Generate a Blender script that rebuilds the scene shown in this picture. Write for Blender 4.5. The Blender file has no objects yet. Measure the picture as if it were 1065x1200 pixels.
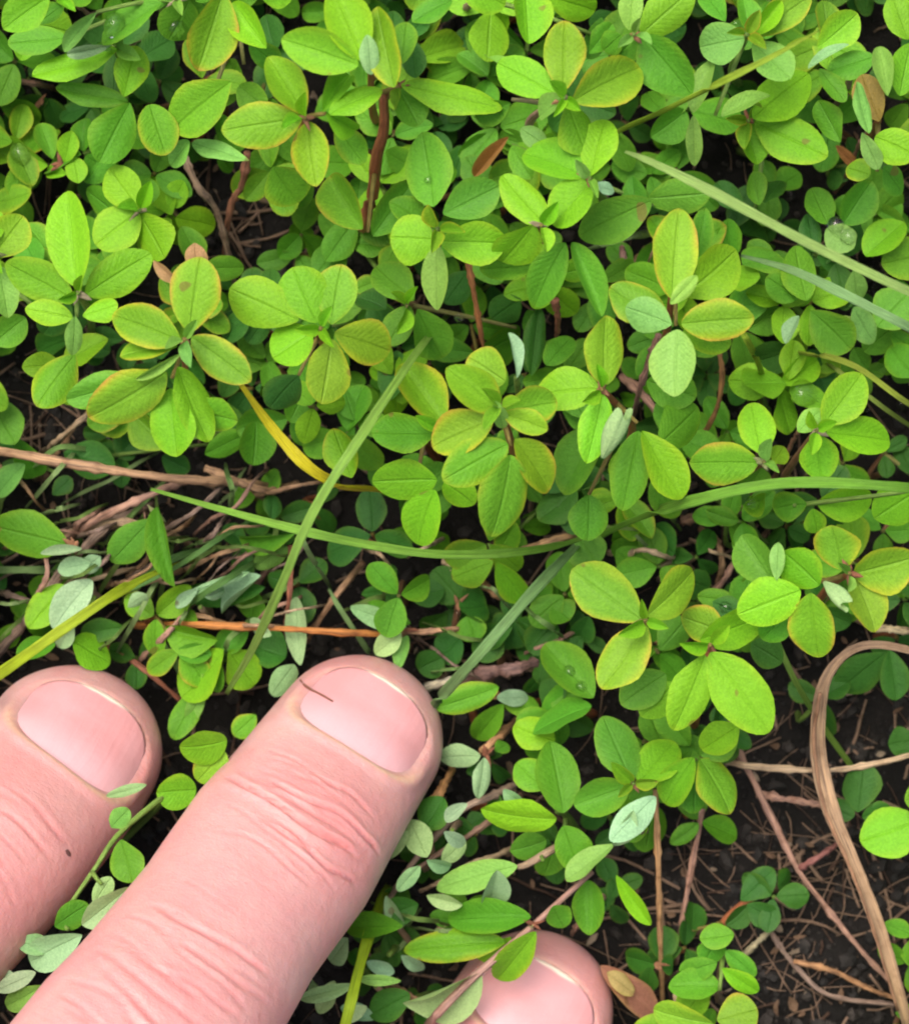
import bpy, bmesh, math, random
import numpy as np
from mathutils import Vector, Matrix, noise
random.seed(7)
C = bpy.context.scene.collection
SC = bpy.context.scene

# ------------------------------------------------------------------ camera, sky, sun, exposure
MM = 0.001
H = 250.0                      # camera height above the soil, mm
F = 13.0 * (H - 15.0)          # focal length in photo pixels: 13 px per mm at 15 mm above the soil
cam_d = bpy.data.cameras.new('camera')
cam = bpy.data.objects.new('camera', cam_d)
C.objects.link(cam)
SC.camera = cam
cam.location = (0, 0, H * MM)
cam.rotation_euler = (0, 0, 0)
cam_d.sensor_fit = 'HORIZONTAL'
cam_d.sensor_width = 36.0
cam_d.lens = 36.0 * F / 1065.0
cam_d.clip_start = 0.01
cam_d.clip_end = 100.0
cam_d.dof.use_dof = True
cam_d.dof.focus_distance = (H - 28.0) * MM
cam_d.dof.aperture_fstop = 60.0

W = bpy.data.worlds.new('World')
SC.world = W
W.use_nodes = True
wn = W.node_tree
sky = wn.nodes.new('ShaderNodeTexSky')
sky.sky_type = 'NISHITA'
sky.sun_disc = False
SUN_EL, SUN_AZ = math.radians(66), math.radians(-35)
sky.sun_elevation = SUN_EL
sky.sun_rotation = SUN_AZ
sky.air_density = 0.6
sky.dust_density = 8.0
sky.ozone_density = 0.6
wn.nodes['Background'].inputs['Strength'].default_value = 0.15
wn.links.new(sky.outputs[0], wn.nodes['Background'].inputs['Color'])
sun_d = bpy.data.lights.new('sun', 'SUN')
sun_d.energy = 1.0
sun_d.angle = math.radians(34)
sun_d.color = (1.0, 0.93, 0.82)
sun = bpy.data.objects.new('sun', sun_d)
C.objects.link(sun)
sun.location = (0, 0, 2)
sdir = Vector((math.sin(SUN_AZ) * math.cos(SUN_EL), math.cos(SUN_AZ) * math.cos(SUN_EL), math.sin(SUN_EL)))
sun.rotation_euler = sdir.to_track_quat('Z', 'Y').to_euler()
SC.view_settings.view_transform = 'Standard'
SC.view_settings.look = 'None'
SC.view_settings.gamma = 1.0
SC.view_settings.exposure = 0.88
SC.cycles.pixel_filter_type = 'BLACKMAN_HARRIS'
SC.cycles.filter_width = 2.1
SC.cycles.max_bounces = 10
SC.cycles.transmission_bounces = 8

# ------------------------------------------------------------------ helpers
def P(px, py, z):
    """photo pixel + height above the soil (mm) -> world point in mm"""
    k = (H - z) / F
    return Vector(((px - 532.5) * k, -(py - 600.0) * k, z))

def tag(o, label=None, cat=None, group=None, kind=None):
    if label: o['label'] = label
    if cat: o['category'] = cat
    if group: o['group'] = group
    if kind: o['kind'] = kind
    return o

def mesh_obj(name, me, parent=None):
    o = bpy.data.objects.new(name, me)
    C.objects.link(o)
    if parent: o.parent = parent
    return o

def make_mesh(name, verts, faces, mat=None, smooth=True):
    me = bpy.data.meshes.new(name)
    me.from_pydata([tuple(v) for v in verts], [], faces)
    if mat: me.materials.append(mat)
    if smooth:
        me.polygons.foreach_set('use_smooth', [True] * len(me.polygons))
    me.update()
    return me

def catmull(pts, n):
    """smooth curve through points (tuples of any length)"""
    pts = [np.array(p, float) for p in pts]
    if len(pts) == 2:
        return [pts[0] + (pts[1] - pts[0]) * t for t in np.linspace(0, 1, n)]
    e = [2 * pts[0] - pts[1]] + pts + [2 * pts[-1] - pts[-2]]
    m = len(pts) - 1
    out = []
    for i in range(n):
        u = i / (n - 1) * m
        k = min(int(u), m - 1)
        t = u - k
        a, b, c, d = e[k], e[k + 1], e[k + 2], e[k + 3]
        out.append(0.5 * ((2 * b) + (-a + c) * t + (2 * a - 5 * b + 4 * c - d) * t * t + (-a + 3 * b - 3 * c + d) * t ** 3))
    return out

def tube_data(pts, radii, seg=6, flat=1.0, verts=None, faces=None):
    """tube through Vector points; radii per point; flat squashes it vertically"""
    verts = [] if verts is None else verts
    faces = [] if faces is None else faces
    b = len(verts)
    n = len(pts)
    for i in range(n):
        t = (pts[min(i + 1, n - 1)] - pts[max(i - 1, 0)])
        if t.length < 1e-9: t = Vector((0, 0, 1))
        t.normalize()
        ref = Vector((0, 0, 1)) if abs(t.z) < 0.9 else Vector((1, 0, 0))
        s = t.cross(ref).normalized()
        u = s.cross(t).normalized()
        for k in range(seg):
            a = 2 * math.pi * k / seg
            verts.append(pts[i] + (s * math.cos(a) + u * math.sin(a) * flat) * radii[i])
    for i in range(n - 1):
        for k in range(seg):
            k2 = (k + 1) % seg
            faces.append((b + i * seg + k, b + i * seg + k2, b + (i + 1) * seg + k2, b + (i + 1) * seg + k))
    faces.append(tuple(b + k for k in range(seg))[::-1])
    faces.append(tuple(b + (n - 1) * seg + k for k in range(seg)))
    return verts, faces

# ------------------------------------------------------------------ materials
class NT:
    def __init__(self, name):
        self.m = bpy.data.materials.new(name)
        self.m.use_nodes = True
        self.t = self.m.node_tree
        self.b = self.t.nodes['Principled BSDF']
        self.out = self.t.nodes['Material Output']
    def n(self, typ, **kw):
        nd = self.t.nodes.new('ShaderNode' + typ)
        for k, v in kw.items(): setattr(nd, k, v)
        return nd
    def l(self, a, b): self.t.links.new(a, b)
    def val(self, sock, v):
        if isinstance(v, (int, float, tuple, list)): sock.default_value = v
        else: self.l(v, sock)
    def math(self, op, a, b=0.0, clamp=False):
        nd = self.n('Math', operation=op, use_clamp=clamp)
        self.val(nd.inputs[0], a); self.val(nd.inputs[1], b)
        return nd.outputs[0]
    def mix(self, f, a, b, mode='MIX'):
        nd = self.n('MixRGB', blend_type=mode)
        self.val(nd.inputs[0], f); self.val(nd.inputs[1], a); self.val(nd.inputs[2], b)
        return nd.outputs[0]
    def rng(self, v, a, b, c=0.0, d=1.0, smooth=True):
        nd = self.n('MapRange')
        if smooth: nd.interpolation_type = 'SMOOTHSTEP'
        self.val(nd.inputs[0], v)
        for i, x in enumerate((a, b, c, d)): nd.inputs[i + 1].default_value = x
        return nd.outputs[0]
    def noise(self, vec, scale, detail=3.0, rough=0.55):
        nd = self.n('TexNoise')
        if vec is not None: self.l(vec, nd.inputs['Vector'])
        nd.inputs['Scale'].default_value = scale
        nd.inputs['Detail'].default_value = detail
        nd.inputs['Roughness'].default_value = rough
        return nd.outputs['Fac']
    def bump(self, h, strength, dist, prev=None):
        nd = self.n('Bump')
        nd.inputs['Strength'].default_value = strength
        nd.inputs['Distance'].default_value = dist
        self.l(h, nd.inputs['Height'])
        if prev is not None: self.l(prev, nd.inputs['Normal'])
        return nd.outputs[0]
    def translucent(self, col, fac, normal=None):
        tr = self.n('BsdfTranslucent')
        self.val(tr.inputs['Color'], col)
        if normal is not None: self.l(normal, tr.inputs['Normal'])
        mx = self.n('MixShader')
        mx.inputs[0].default_value = fac
        self.l(self.b.outputs[0], mx.inputs[1]); self.l(tr.outputs[0], mx.inputs[2])
        self.l(mx.outputs[0], self.out.inputs['Surface'])

def mat_leaf():
    m = NT('leaf_surface')
    uv = m.n('UVMap').outputs[0]
    sep = m.n('SeparateXYZ'); m.l(uv, sep.inputs[0])
    u, v = sep.outputs[0], sep.outputs[1]
    oi = m.n('ObjectInfo')
    geo = m.n('NewGeometry').outputs['Position']
    s = m.math('ABSOLUTE', m.math('SUBTRACT', m.math('MULTIPLY', u, 2.0), 1.0))     # 0 midrib .. 1 margin
    tipd = m.math('MULTIPLY', v, v)
    n1 = m.noise(geo, 300.0, 2.0)
    n2 = m.noise(geo, 1500.0, 3.0, 0.7)
    n3 = m.noise(geo, 5200.0, 2.0, 0.7)
    ed = m.math('ADD', m.math('POWER', m.math('MAXIMUM', s, m.math('MULTIPLY', tipd, tipd)), 2.2), m.math('MULTIPLY', m.math('SUBTRACT', n1, 0.5), 0.9))
    patch = m.rng(m.noise(geo, 150.0, 2.0), 0.34, 0.62, 0.25, 1.1)
    edge = m.math('MULTIPLY', m.math('MULTIPLY', m.rng(ed, 0.20, 1.15), patch), oi.outputs['Alpha'], True)
    red = m.math('MULTIPLY', m.math('MULTIPLY', m.rng(ed, 0.62, 1.30), m.rng(m.noise(geo, 190.0, 2.0), 0.36, 0.62)), m.rng(oi.outputs['Alpha'], 0.45, 0.85), True)
    base = oi.outputs['Color']
    yel = m.mix(0.60, base, (0.40, 0.42, 0.020, 1))
    c = m.mix(edge, base, yel)
    c = m.mix(m.math('MULTIPLY', red, 0.85), c, (0.42, 0.16, 0.045, 1))
    c = m.mix(m.math('MULTIPLY', m.rng(s, 0.60, 1.0), 0.14), c, m.mix(1.0, c, (1.5, 1.28, 1.3, 1), 'MULTIPLY'))
    # mottling, grain
    c = m.mix(m.rng(n1, 0.3, 0.72, 0.0, 0.10), c, m.mix(1.0, c, (0.78, 1.0, 0.85, 1), 'MULTIPLY'))
    g = m.math('ADD', m.math('MULTIPLY', n2, 0.3), m.math('MULTIPLY', n3, 0.7))
    c = m.mix(1.0, c, m.n('CombineColor').outputs[0] if False else m.mix(m.rng(g, 0.32, 0.68), (0.83, 0.86, 0.83, 1), (1.15, 1.13, 1.12, 1)), 'MULTIPLY')
    spot = m.math('MULTIPLY', m.rng(m.noise(geo, 420.0, 1.0), 0.76, 0.79), 0.6)
    c = m.mix(spot, c, (0.16, 0.085, 0.03, 1))
    # midrib and side veins
    rib = m.rng(s, 0.0, 0.11, 1.0, 0.0)
    c = m.mix(m.math('MULTIPLY', rib, 0.10), c, m.mix(1.0, c, (0.62, 0.70, 0.5, 1), 'MULTIPLY'))
    ph = m.math('MULTIPLY', m.math('SUBTRACT', m.math('MULTIPLY', v, 1.0), m.math('MULTIPLY', s, 0.30)), 62.0)
    vein = m.math('POWER', m.math('ADD', m.math('MULTIPLY', m.math('SINE', ph), 0.5), 0.5), 3.0)
    veinm = m.math('MULTIPLY', vein, m.rng(s, 0.05, 0.2))
    c = m.mix(m.math('MULTIPLY', veinm, 0.05), c, m.mix(1.0, c, (1.25, 1.2, 1.2, 1), 'MULTIPLY'))
    m.l(c, m.b.inputs['Base Color'])
    m.b.inputs['Roughness'].default_value = 0.55
    m.b.inputs['Specular IOR Level'].default_value = 0.20
    h = m.math('SUBTRACT', m.math('MULTIPLY', n2, 0.6), m.math('MULTIPLY', rib, 0.7))
    h = m.math('SUBTRACT', m.math('ADD', h, m.math('MULTIPLY', n3, 0.35)), m.math('MULTIPLY', veinm, 0.10))
    nb = m.bump(h, 0.55, 0.00025)
    m.l(nb, m.b.inputs['Normal'])
    m.translucent(m.mix(1.0, c, (1.15, 1.1, 0.45, 1), 'MULTIPLY'), 0.24, nb)
    return m.m

def mat_fibre(name, rough=0.6, streak=0.35, trans=0.0, scale=(900.0, 900.0, 900.0)):
    """grass, straw, stems, twigs: colour from the object, streaks along the strand"""
    m = NT(name)
    oi = m.n('ObjectInfo')
    uv = m.n('UVMap').outputs[0]
    mp = m.n('Mapping'); m.l(uv, mp.inputs[0])
    mp.inputs['Scale'].default_value = (14.0, 1.2, 1.0)
    cmb = m.n('VectorMath', operation='ADD'); m.l(mp.outputs[0], cmb.inputs[0])
    rv = m.n('CombineXYZ'); m.l(m.math('MULTIPLY', oi.outputs['Random'], 50.0), rv.inputs[0]); m.l(rv.outputs[0], cmb.inputs[1])
    n1 = m.noise(cmb.outputs[0], 1.0, 3.0, 0.6)
    geo = m.n('NewGeometry').outputs['Position']
    n2 = m.noise(geo, 700.0, 3.0, 0.6)
    c = oi.outputs['Color']
    c = m.mix(1.0, c, m.mix(m.rng(n1, 0.28, 0.72), (1 - streak, 1 - streak, 1 - streak * 0.9, 1), (1 + streak, 1 + streak, 1 + streak * 0.8, 1)), 'MULTIPLY')
    c = m.mix(m.math('MULTIPLY', m.rng(n2, 0.45, 0.75), oi.outputs['Alpha']), c, m.mix(1.0, c, (0.45, 0.38, 0.33, 1), 'MULTIPLY'))
    m.l(c, m.b.inputs['Base Color'])
    m.b.inputs['Roughness'].default_value = rough
    m.b.inputs['Specular IOR Level'].default_value = 0.35
    nb = m.bump(m.math('ADD', n1, m.math('MULTIPLY', n2, 0.5)), 0.7, 0.0004)
    m.l(nb, m.b.inputs['Normal'])
    if trans: m.translucent(c, trans)
    return m.m

def mat_soil():
    m = NT('dark_soil')
    geo = m.n('NewGeometry').outputs['Position']
    n1 = m.noise(geo, 90.0, 4.0)
    n2 = m.noise(geo, 800.0, 5.0, 0.7)
    c = m.mix(m.rng(n1, 0.35, 0.7), (0.004, 0.0035, 0.003, 1), (0.013, 0.011, 0.010, 1))
    c = m.mix(m.rng(n2, 0.55, 0.8), c, (0.040, 0.034, 0.030, 1))
    m.l(c, m.b.inputs['Base Color'])
    m.b.inputs['Roughness'].default_value = 0.8
    m.b.inputs['Specular IOR Level'].default_value = 0.3
    m.l(m.bump(n2, 0.9, 0.0012), m.b.inputs['Normal'])
    return m.m

def mat_crumb():
    m = NT('soil_crumb')
    geo = m.n('NewGeometry').outputs['Position']
    n1 = m.noise(geo, 260.0, 2.0)
    n2 = m.noise(geo, 1600.0, 4.0, 0.7)
    c = m.mix(m.rng(n1, 0.35, 0.7), (0.005, 0.0045, 0.004, 1), (0.034, 0.028, 0.024, 1))
    m.l(c, m.b.inputs['Base Color'])
    m.b.inputs['Roughness'].default_value = 0.7
    m.l(m.bump(n2, 0.8, 0.0006), m.b.inputs['Normal'])
    return m.m

def mat_skin():
    m = NT('skin')
    geo = m.n('NewGeometry').outputs['Position']
    tint = m.n('UVMap', uv_map='tint').outputs[0]
    sp = m.n('SeparateXYZ'); m.l(tint, sp.inputs[0])
    redv, pale = sp.outputs[0], sp.outputs[1]
    n1 = m.noise(geo, 130.0, 3.0)
    n2 = m.noise(geo, 900.0, 3.0, 0.65)
    vor = m.n('TexVoronoi', feature='DISTANCE_TO_EDGE'); m.l(geo, vor.inputs['Vector']); vor.inputs['Scale'].default_value = 1900.0
    c = m.mix(m.rng(n1, 0.32, 0.70), (0.525, 0.318, 0.302, 1), (0.505, 0.250, 0.248, 1))
    n0 = m.noise(geo, 55.0, 2.0)
    c = m.mix(m.rng(n0, 0.40, 0.68, 0.0, 0.55), c, (0.525, 0.235, 0.228, 1))
    c = m.mix(m.math('MULTIPLY', redv, 0.9), c, (0.52, 0.190, 0.185, 1))
    c = m.mix(m.math('MULTIPLY', pale, 0.8), c, (0.68, 0.45, 0.32, 1))
    c = m.mix(m.rng(n2, 0.3, 0.75, 0.0, 0.35), c, m.mix(1.0, c, (0.84, 0.80, 0.80, 1), 'MULTIPLY'))
    m.l(c, m.b.inputs['Base Color'])
    m.b.inputs['Subsurface Weight'].default_value = 0.45
    m.b.inputs['Subsurface Radius'].default_value = (1.0, 0.38, 0.22)
    m.b.inputs['Subsurface Scale'].default_value = 0.0016
    m.b.inputs['Roughness'].default_value = 0.46
    m.b.inputs['Specular IOR Level'].default_value = 0.38
    b1 = m.bump(n2, 0.30, 0.00030)
    su = m.n('UVMap', uv_map='skin').outputs[0]          # x: mm from the fingertip, y: mm round the finger
    mp = m.n('Mapping'); m.l(su, mp.inputs[0]); mp.inputs['Scale'].default_value = (1.5, 0.6, 1.0)
    wr = m.noise(mp.outputs[0], 1.0, 4.0, 0.6)
    ridge = m.math('POWER', m.math('SUBTRACT', 1.0, m.math('MULTIPLY', m.math('ABSOLUTE', m.math('SUBTRACT', wr, 0.5)), 5.0), True), 2.0)
    mp2 = m.n('Mapping'); m.l(su, mp2.inputs[0]); mp2.inputs['Scale'].default_value = (0.9, 1.7, 1.0); mp2.inputs['Rotation'].default_value = (0, 0, 0.6)
    wr2 = m.noise(mp2.outputs[0], 1.0, 3.0, 0.6)
    ridge2 = m.math('POWER', m.math('SUBTRACT', 1.0, m.math('MULTIPLY', m.math('ABSOLUTE', m.math('SUBTRACT', wr2, 0.5)), 7.0), True), 2.0)
    lines = m.math('ADD', m.math('MULTIPLY', ridge, -1.0), m.math('MULTIPLY', ridge2, -0.45))
    b1 = m.bump(lines, 0.16, 0.00014, b1)
    b2 = m.bump(m.rng(vor.outputs['Distance'], 0.0, 0.18), 0.10, 0.00010, b1)
    m.l(b2, m.b.inputs['Normal'])
    return m.m

def mat_nail():
    m = NT('nail_plate')
    uv = m.n('UVMap').outputs[0]                     # x across -1..1 -> 0..1, y free edge 0 .. root 1
    sp = m.n('SeparateXYZ'); m.l(uv, sp.inputs[0])
    geo = m.n('NewGeometry').outputs['Position']
    n1 = m.noise(geo, 180.0, 2.0)
    wv = m.noise(m.n('UVMap').outputs[0], 5.0, 1.0)
    c = m.mix(m.rng(n1, 0.3, 0.7), (0.55, 0.262, 0.272, 1), (0.575, 0.305, 0.322, 1))
    c = m.mix(m.rng(sp.outputs[1], 0.45, 1.0), c, (0.60, 0.345, 0.375, 1))  # paler lilac towards the root: a highlight put into the nail colour
    c = m.mix(m.rng(sp.outputs[2] if False else m.math('ADD', sp.outputs[1], m.math('MULTIPLY', m.math('SUBTRACT', wv, 0.5), 0.08)), 0.085, 0.045), c, (0.80, 0.66, 0.55, 1))
    m.l(c, m.b.inputs['Base Color'])
    m.b.inputs['Roughness'].default_value = 0.42
    m.b.inputs['Specular IOR Level'].default_value = 0.25
    m.b.inputs['Subsurface Weight'].default_value = 0.15
    m.b.inputs['Subsurface Radius'].default_value = (1.0, 0.5, 0.4)
    m.b.inputs['Subsurface Scale'].default_value = 0.0012
    mp = m.n('Mapping'); m.l(uv, mp.inputs[0]); mp.inputs['Scale'].default_value = (26.0, 1.5, 1.0)
    rid = m.noise(mp.outputs[0], 1.0, 2.0)
    nn = m.bump(rid, 0.30, 0.0002)
    m.l(m.bump(m.noise(geo, 700.0, 3.0, 0.6), 0.22, 0.0002, nn), m.b.inputs['Normal'])
    return m.m

def mat_water():
    m = NT('water')
    m.b.inputs['Base Color'].default_value = (1, 1, 1, 1)
    m.b.inputs['Roughness'].default_value = 0.06
    m.b.inputs['IOR'].default_value = 1.33
    m.b.inputs['Transmission Weight'].default_value = 1.0
    return m.m

M_LEAF = mat_leaf()
M_STEM = mat_fibre('stem_skin', 0.5, 0.22)
M_GRASS = mat_fibre('grass_blade', 0.5, 0.28, 0.22)
M_STRAW = mat_fibre('dry_straw', 0.62, 0.52)
M_SOIL, M_CRUMB, M_SKIN, M_NAIL, M_WATER = mat_soil(), mat_crumb(), mat_skin(), mat_nail(), mat_water()

# ------------------------------------------------------------------ the ground: one sheet, fine in the middle
def ground_z(x, y):
    f = max(0.0, 1.0 - max(abs(x), abs(y)) / 900.0)
    v = Vector((x, y, 0.0))
    return f * (2.6 * noise.noise(v / 26.0) + 1.3 * noise.noise(v / 8.0 + Vector((9, 2, 0))) + 0.6 * noise.noise(v / 2.7)) - 2.0

def build_ground():
    ax = list(np.arange(-66.0, 66.01, 0.8))
    ext, d, x = [], 1.2, 66.0
    while x < 20000.0:
        x += d; d *= 1.16; ext.append(x)
    ax = [-e for e in ext[::-1]] + ax + ext
    n = len(ax)
    verts = [(x * MM, y * MM, ground_z(x, y) * MM) for y in ax for x in ax]
    faces = [(j * n + i, j * n + i + 1, (j + 1) * n + i + 1, (j + 1) * n + i) for j in range(n - 1) for i in range(n - 1)]
    o = mesh_obj('soil_ground', make_mesh('soil_ground', verts, faces, M_SOIL))
    tag(o, kind='structure')
build_ground()

# ------------------------------------------------------------------ the hand
def lerp_tab(x, tab):
    return np.interp(x, [t[0] for t in tab], [t[1] for t in tab])

class Loft:
    """A closed finger: axis points in mm from the tip to the root, half width / half height tables over arc length."""
    def __init__(self, axis, hw, ht, hb, R, roll=0.0, step=0.2, seg=88):
        pts = np.array(catmull(axis, 400))
        d = np.linalg.norm(np.diff(pts, axis=0), axis=1)
        s = np.concatenate([[0], np.cumsum(d)])
        self.L = s[-1]
        self.s, self.pts = s, pts
        self.hw, self.ht, self.hb, self.R, self.roll, self.seg = hw, ht, hb, R, roll, seg
        a = [R * 0.5 * (1 - math.cos(t)) for t in np.linspace(0.10, math.pi, 26)]
        fine_end = min(self.L, 68.0)
        a += list(np.arange(R + step, fine_end, step)) + list(np.arange(fine_end, self.L, 1.5))
        self.rings = np.array(a)
    def frame(self, s):
        s = np.atleast_1d(s)
        c = np.stack([np.interp(s, self.s, self.pts[:, k]) for k in range(3)], 1)
        e = 2.5
        p0 = np.stack([np.interp(s - e, self.s, self.pts[:, k]) for k in range(3)], 1)
        p1 = np.stack([np.interp(s + e, self.s, self.pts[:, k]) for k in range(3)], 1)
        t = p1 - p0
        t /= np.linalg.norm(t, axis=1)[:, None]
        z = np.array([0, 0, 1.0])
        up = z - (t @ z)[:, None] * t
        up /= np.linalg.norm(up, axis=1)[:, None]
        side = np.cross(t, up)
        r = self.roll
        return c, side * math.cos(r) + up * math.sin(r), up * math.cos(r) - side * math.sin(r)
    def radii(self, s, phi):
        cap = (1 - np.clip(1 - s / self.R, 0, 1) ** 2.1) ** (1 / 2.1)
        hw = lerp_tab(s, self.hw) * cap
        ht = np.where(np.cos(phi) > 0, lerp_tab(s, self.ht), lerp_tab(s, self.hb)) * cap
        return hw, ht
    def surf(self, s, phi, off=0.0):
        """phi 0 on the back of the finger"""
        c, side, up = self.frame(s)
        hw, ht = self.radii(s, phi)
        q = 0.93
        sx = np.sign(np.sin(phi)) * np.abs(np.sin(phi)) ** q
        sy = np.sign(np.cos(phi)) * np.abs(np.cos(phi)) ** q
        return c + side * ((hw + off) * sx)[:, None] + up * ((ht + off) * sy)[:, None]

def nail_r(s, phi, nl):
    a = (phi - nl.get('ph', 0.0)) / nl['phi']
    b = (s - nl['s']) / nl['half']
    e = np.where(b < 0, 2.0, 2.5)
    return (np.abs(a) ** e + np.abs(b) ** e) ** (1 / e), a, b

def finger_mesh(name, lf, creases, nl, red):
    S, PH = np.meshgrid(lf.rings, np.linspace(-math.pi, math.pi, lf.seg, endpoint=False), indexing='ij')
    s, ph = S.ravel(), PH.ravel()
    disp = np.zeros_like(s)
    tr = np.zeros_like(s); tp = np.zeros_like(s)
    for (s0, curv, wav, fr, p0, D, w, pa, pb) in creases:
        sk = s0 + curv * ph ** 2 + wav * np.sin(fr * ph + p0) + 0.35 * wav * np.sin(2.7 * fr * ph + 2 * p0)
        mk = np.clip((ph - pa) / 0.25, 0, 1) * np.clip((pb - ph) / 0.25, 0, 1)
        mk = mk * mk * (3 - 2 * mk)
        g = np.exp(-((s - sk) / w) ** 2)
        disp += mk * D * (-g + 0.45 * np.exp(-((s - sk) / (2.8 * w)) ** 2))
        tr += mk * g * 0.9 * min(1.0, D * 2.2)
    for (s0, p0, ws, wp, amt) in red:
        tr += amt * np.exp(-((s - s0) / ws) ** 2 - ((ph - p0) / wp) ** 2)
    if nl:
        r, a, b = nail_r(s, ph, nl)
        ok = np.abs(ph) < 1.9
        inside = 1 / (1 + np.exp((r - 0.965) / 0.022))
        prox = np.clip(b + 0.25, 0, 1)
        lat = np.clip(1 - np.clip(-b - 0.1, 0, 1) * 1.3, 0, 1)
        disp += ok * (-0.75 * inside + (0.08 + 0.26 * prox * 0.8) * lat * np.exp(-((r - 1.13) / 0.11) ** 2))
        tp += ok * np.exp(-((r - 1.06) / 0.055) ** 2) * np.clip(b * 1.6, 0, 1) * 1.2
        tp += ok * np.exp(-((r - 1.02) / 0.05) ** 2) * np.clip(-b, 0, 1) * 0.5
        tr += ok * np.exp(-((r - 1.03) / 0.03) ** 2) * (np.abs(a) > 0.55) * 0.5
    pts = lf.surf(s, ph, 0.0)
    c, side, up = lf.frame(s)
    rad = pts - c
    rad /= np.maximum(np.linalg.norm(rad, axis=1), 1e-6)[:, None]
    pts = pts + rad * disp[:, None]
    n, g = len(lf.rings), lf.seg
    verts = [tuple(p * MM) for p in pts]
    tip = lf.surf(np.array([0.0]), np.array([0.0]))[0]
    verts += [tuple(tip * MM), tuple(lf.pts[-1] * MM)]
    faces = [(i * g + k, i * g + (k + 1) % g, (i + 1) * g + (k + 1) % g, (i + 1) * g + k) for i in range(n - 1) for k in range(g)]
    faces += [(n * g, (k + 1) % g, k) for k in range(g)]
    faces += [(n * g + 1, (n - 1) * g + k, (n - 1) * g + (k + 1) % g) for k in range(g)]
    me = make_mesh(name, verts, faces, M_SKIN)
    uvl = me.uv_layers.new(name='tint')
    li = np.empty(len(me.loops), int); me.loops.foreach_get('vertex_index', li)
    tr = np.append(np.clip(tr, 0, 1), [0, 0]); tp = np.append(np.clip(tp, 0, 1), [0, 0])
    uvl.data.foreach_set('uv', np.stack([tr[li], tp[li]], 1).astype(np.float32).ravel())
    uvs = me.uv_layers.new(name='skin')
    su = np.append(s, [0, lf.L]); pu = np.append(ph * 8.0, [0, 0])
    uvs.data.foreach_set('uv', np.stack([su[li], pu[li]], 1).astype(np.float32).ravel())
    bm = bmesh.new(); bm.from_mesh(me)
    bmesh.ops.recalc_face_normals(bm, faces=bm.faces)
    bm.to_mesh(me); bm.free()
    return me

def nail_mesh(name, lf, nl):
    """curved plate: follows the finger's back, sunk at root and sides, lifted at the free edge, 0.45 mm thick"""
    nr, na = 16, 56
    verts, faces, uvs = [], [], []
    def pt(r, th, drop):
        ca, sa = math.cos(th), math.sin(th)
        e = 1.0 if sa < 0 else 0.80
        a = r * math.copysign(abs(ca) ** e, ca); b = r * math.copysign(abs(sa) ** e, sa)
        if b < 0: b *= 1.0 - 0.05 * math.cos(a * 2.2)
        s = nl['s'] + b * nl['half']; ph = nl.get('ph', 0.0) + a * nl['phi']
        off = -0.42 + 0.55 * max(0, -b) ** 2 * nl.get('lift', 1.0) + 0.34 * (1 - a * a) * (1 - b * b) - 0.22 * max(0, b) ** 4 - drop
        p = lf.surf(np.array([s]), np.array([ph]), off)[0]
        verts.append(tuple(p * MM)); uvs.append((0.5 + 0.5 * a, 0.5 + 0.5 * b))
    pt(0, 0, 0)
    for i in range(1, nr + 1):
        for k in range(na): pt(i / nr, 2 * math.pi * k / na, 0)
    for k in range(na): pt(1.0, 2 * math.pi * k / na, 0.5)
    for k in range(na): faces.append((0, 1 + k, 1 + (k + 1) % na))
    for i in range(nr):
        for k in range(na):
            k2 = (k + 1) % na
            faces.append((1 + i * na + k, 1 + (i + 1) * na + k, 1 + (i + 1) * na + k2, 1 + i * na + k2))
    me = make_mesh(name, verts, faces, M_NAIL)
    uvl = me.uv_layers.new(name='UVMap')
    for lp in me.loops: uvl.data[lp.index].uv = uvs[lp.vertex_index]
    bm = bmesh.new(); bm.from_mesh(me)
    bmesh.ops.recalc_face_normals(bm, faces=bm.faces)
    if sum(f.normal.z for f in bm.faces) < 0: bmesh.ops.reverse_faces(bm, faces=bm.faces)
    bm.to_mesh(me); bm.free()
    return me

def axis_from(apex, d, stations):
    """stations: (pixels back from apex, sideways pixels, z)"""
    nx, ny = -d[1], d[0]
    return [tuple(P(apex[0] - t * d[0] + o * nx, apex[1] - t * d[1] + o * ny, z)) for t, o, z in stations]

rc = random.Random(11)
def crease_set(s_lo, s_hi, n, D, w, curv, span):
    out = []
    for i in range(n):
        s0 = s_lo + (s_hi - s_lo) * (i + 0.5) / n + rc.uniform(-0.5, 0.5)
        a = rc.uniform(-1, -0.15) * span; b = rc.uniform(0.15, 1) * span
        out.append((s0, curv * rc.uniform(0.6, 1.4), rc.uniform(0.2, 0.85), rc.uniform(1.5, 4.5), rc.uniform(0, 6), D * rc.uniform(0.45, 1.2), w * rc.uniform(0.8, 1.3), a, b))
    return out

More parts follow.
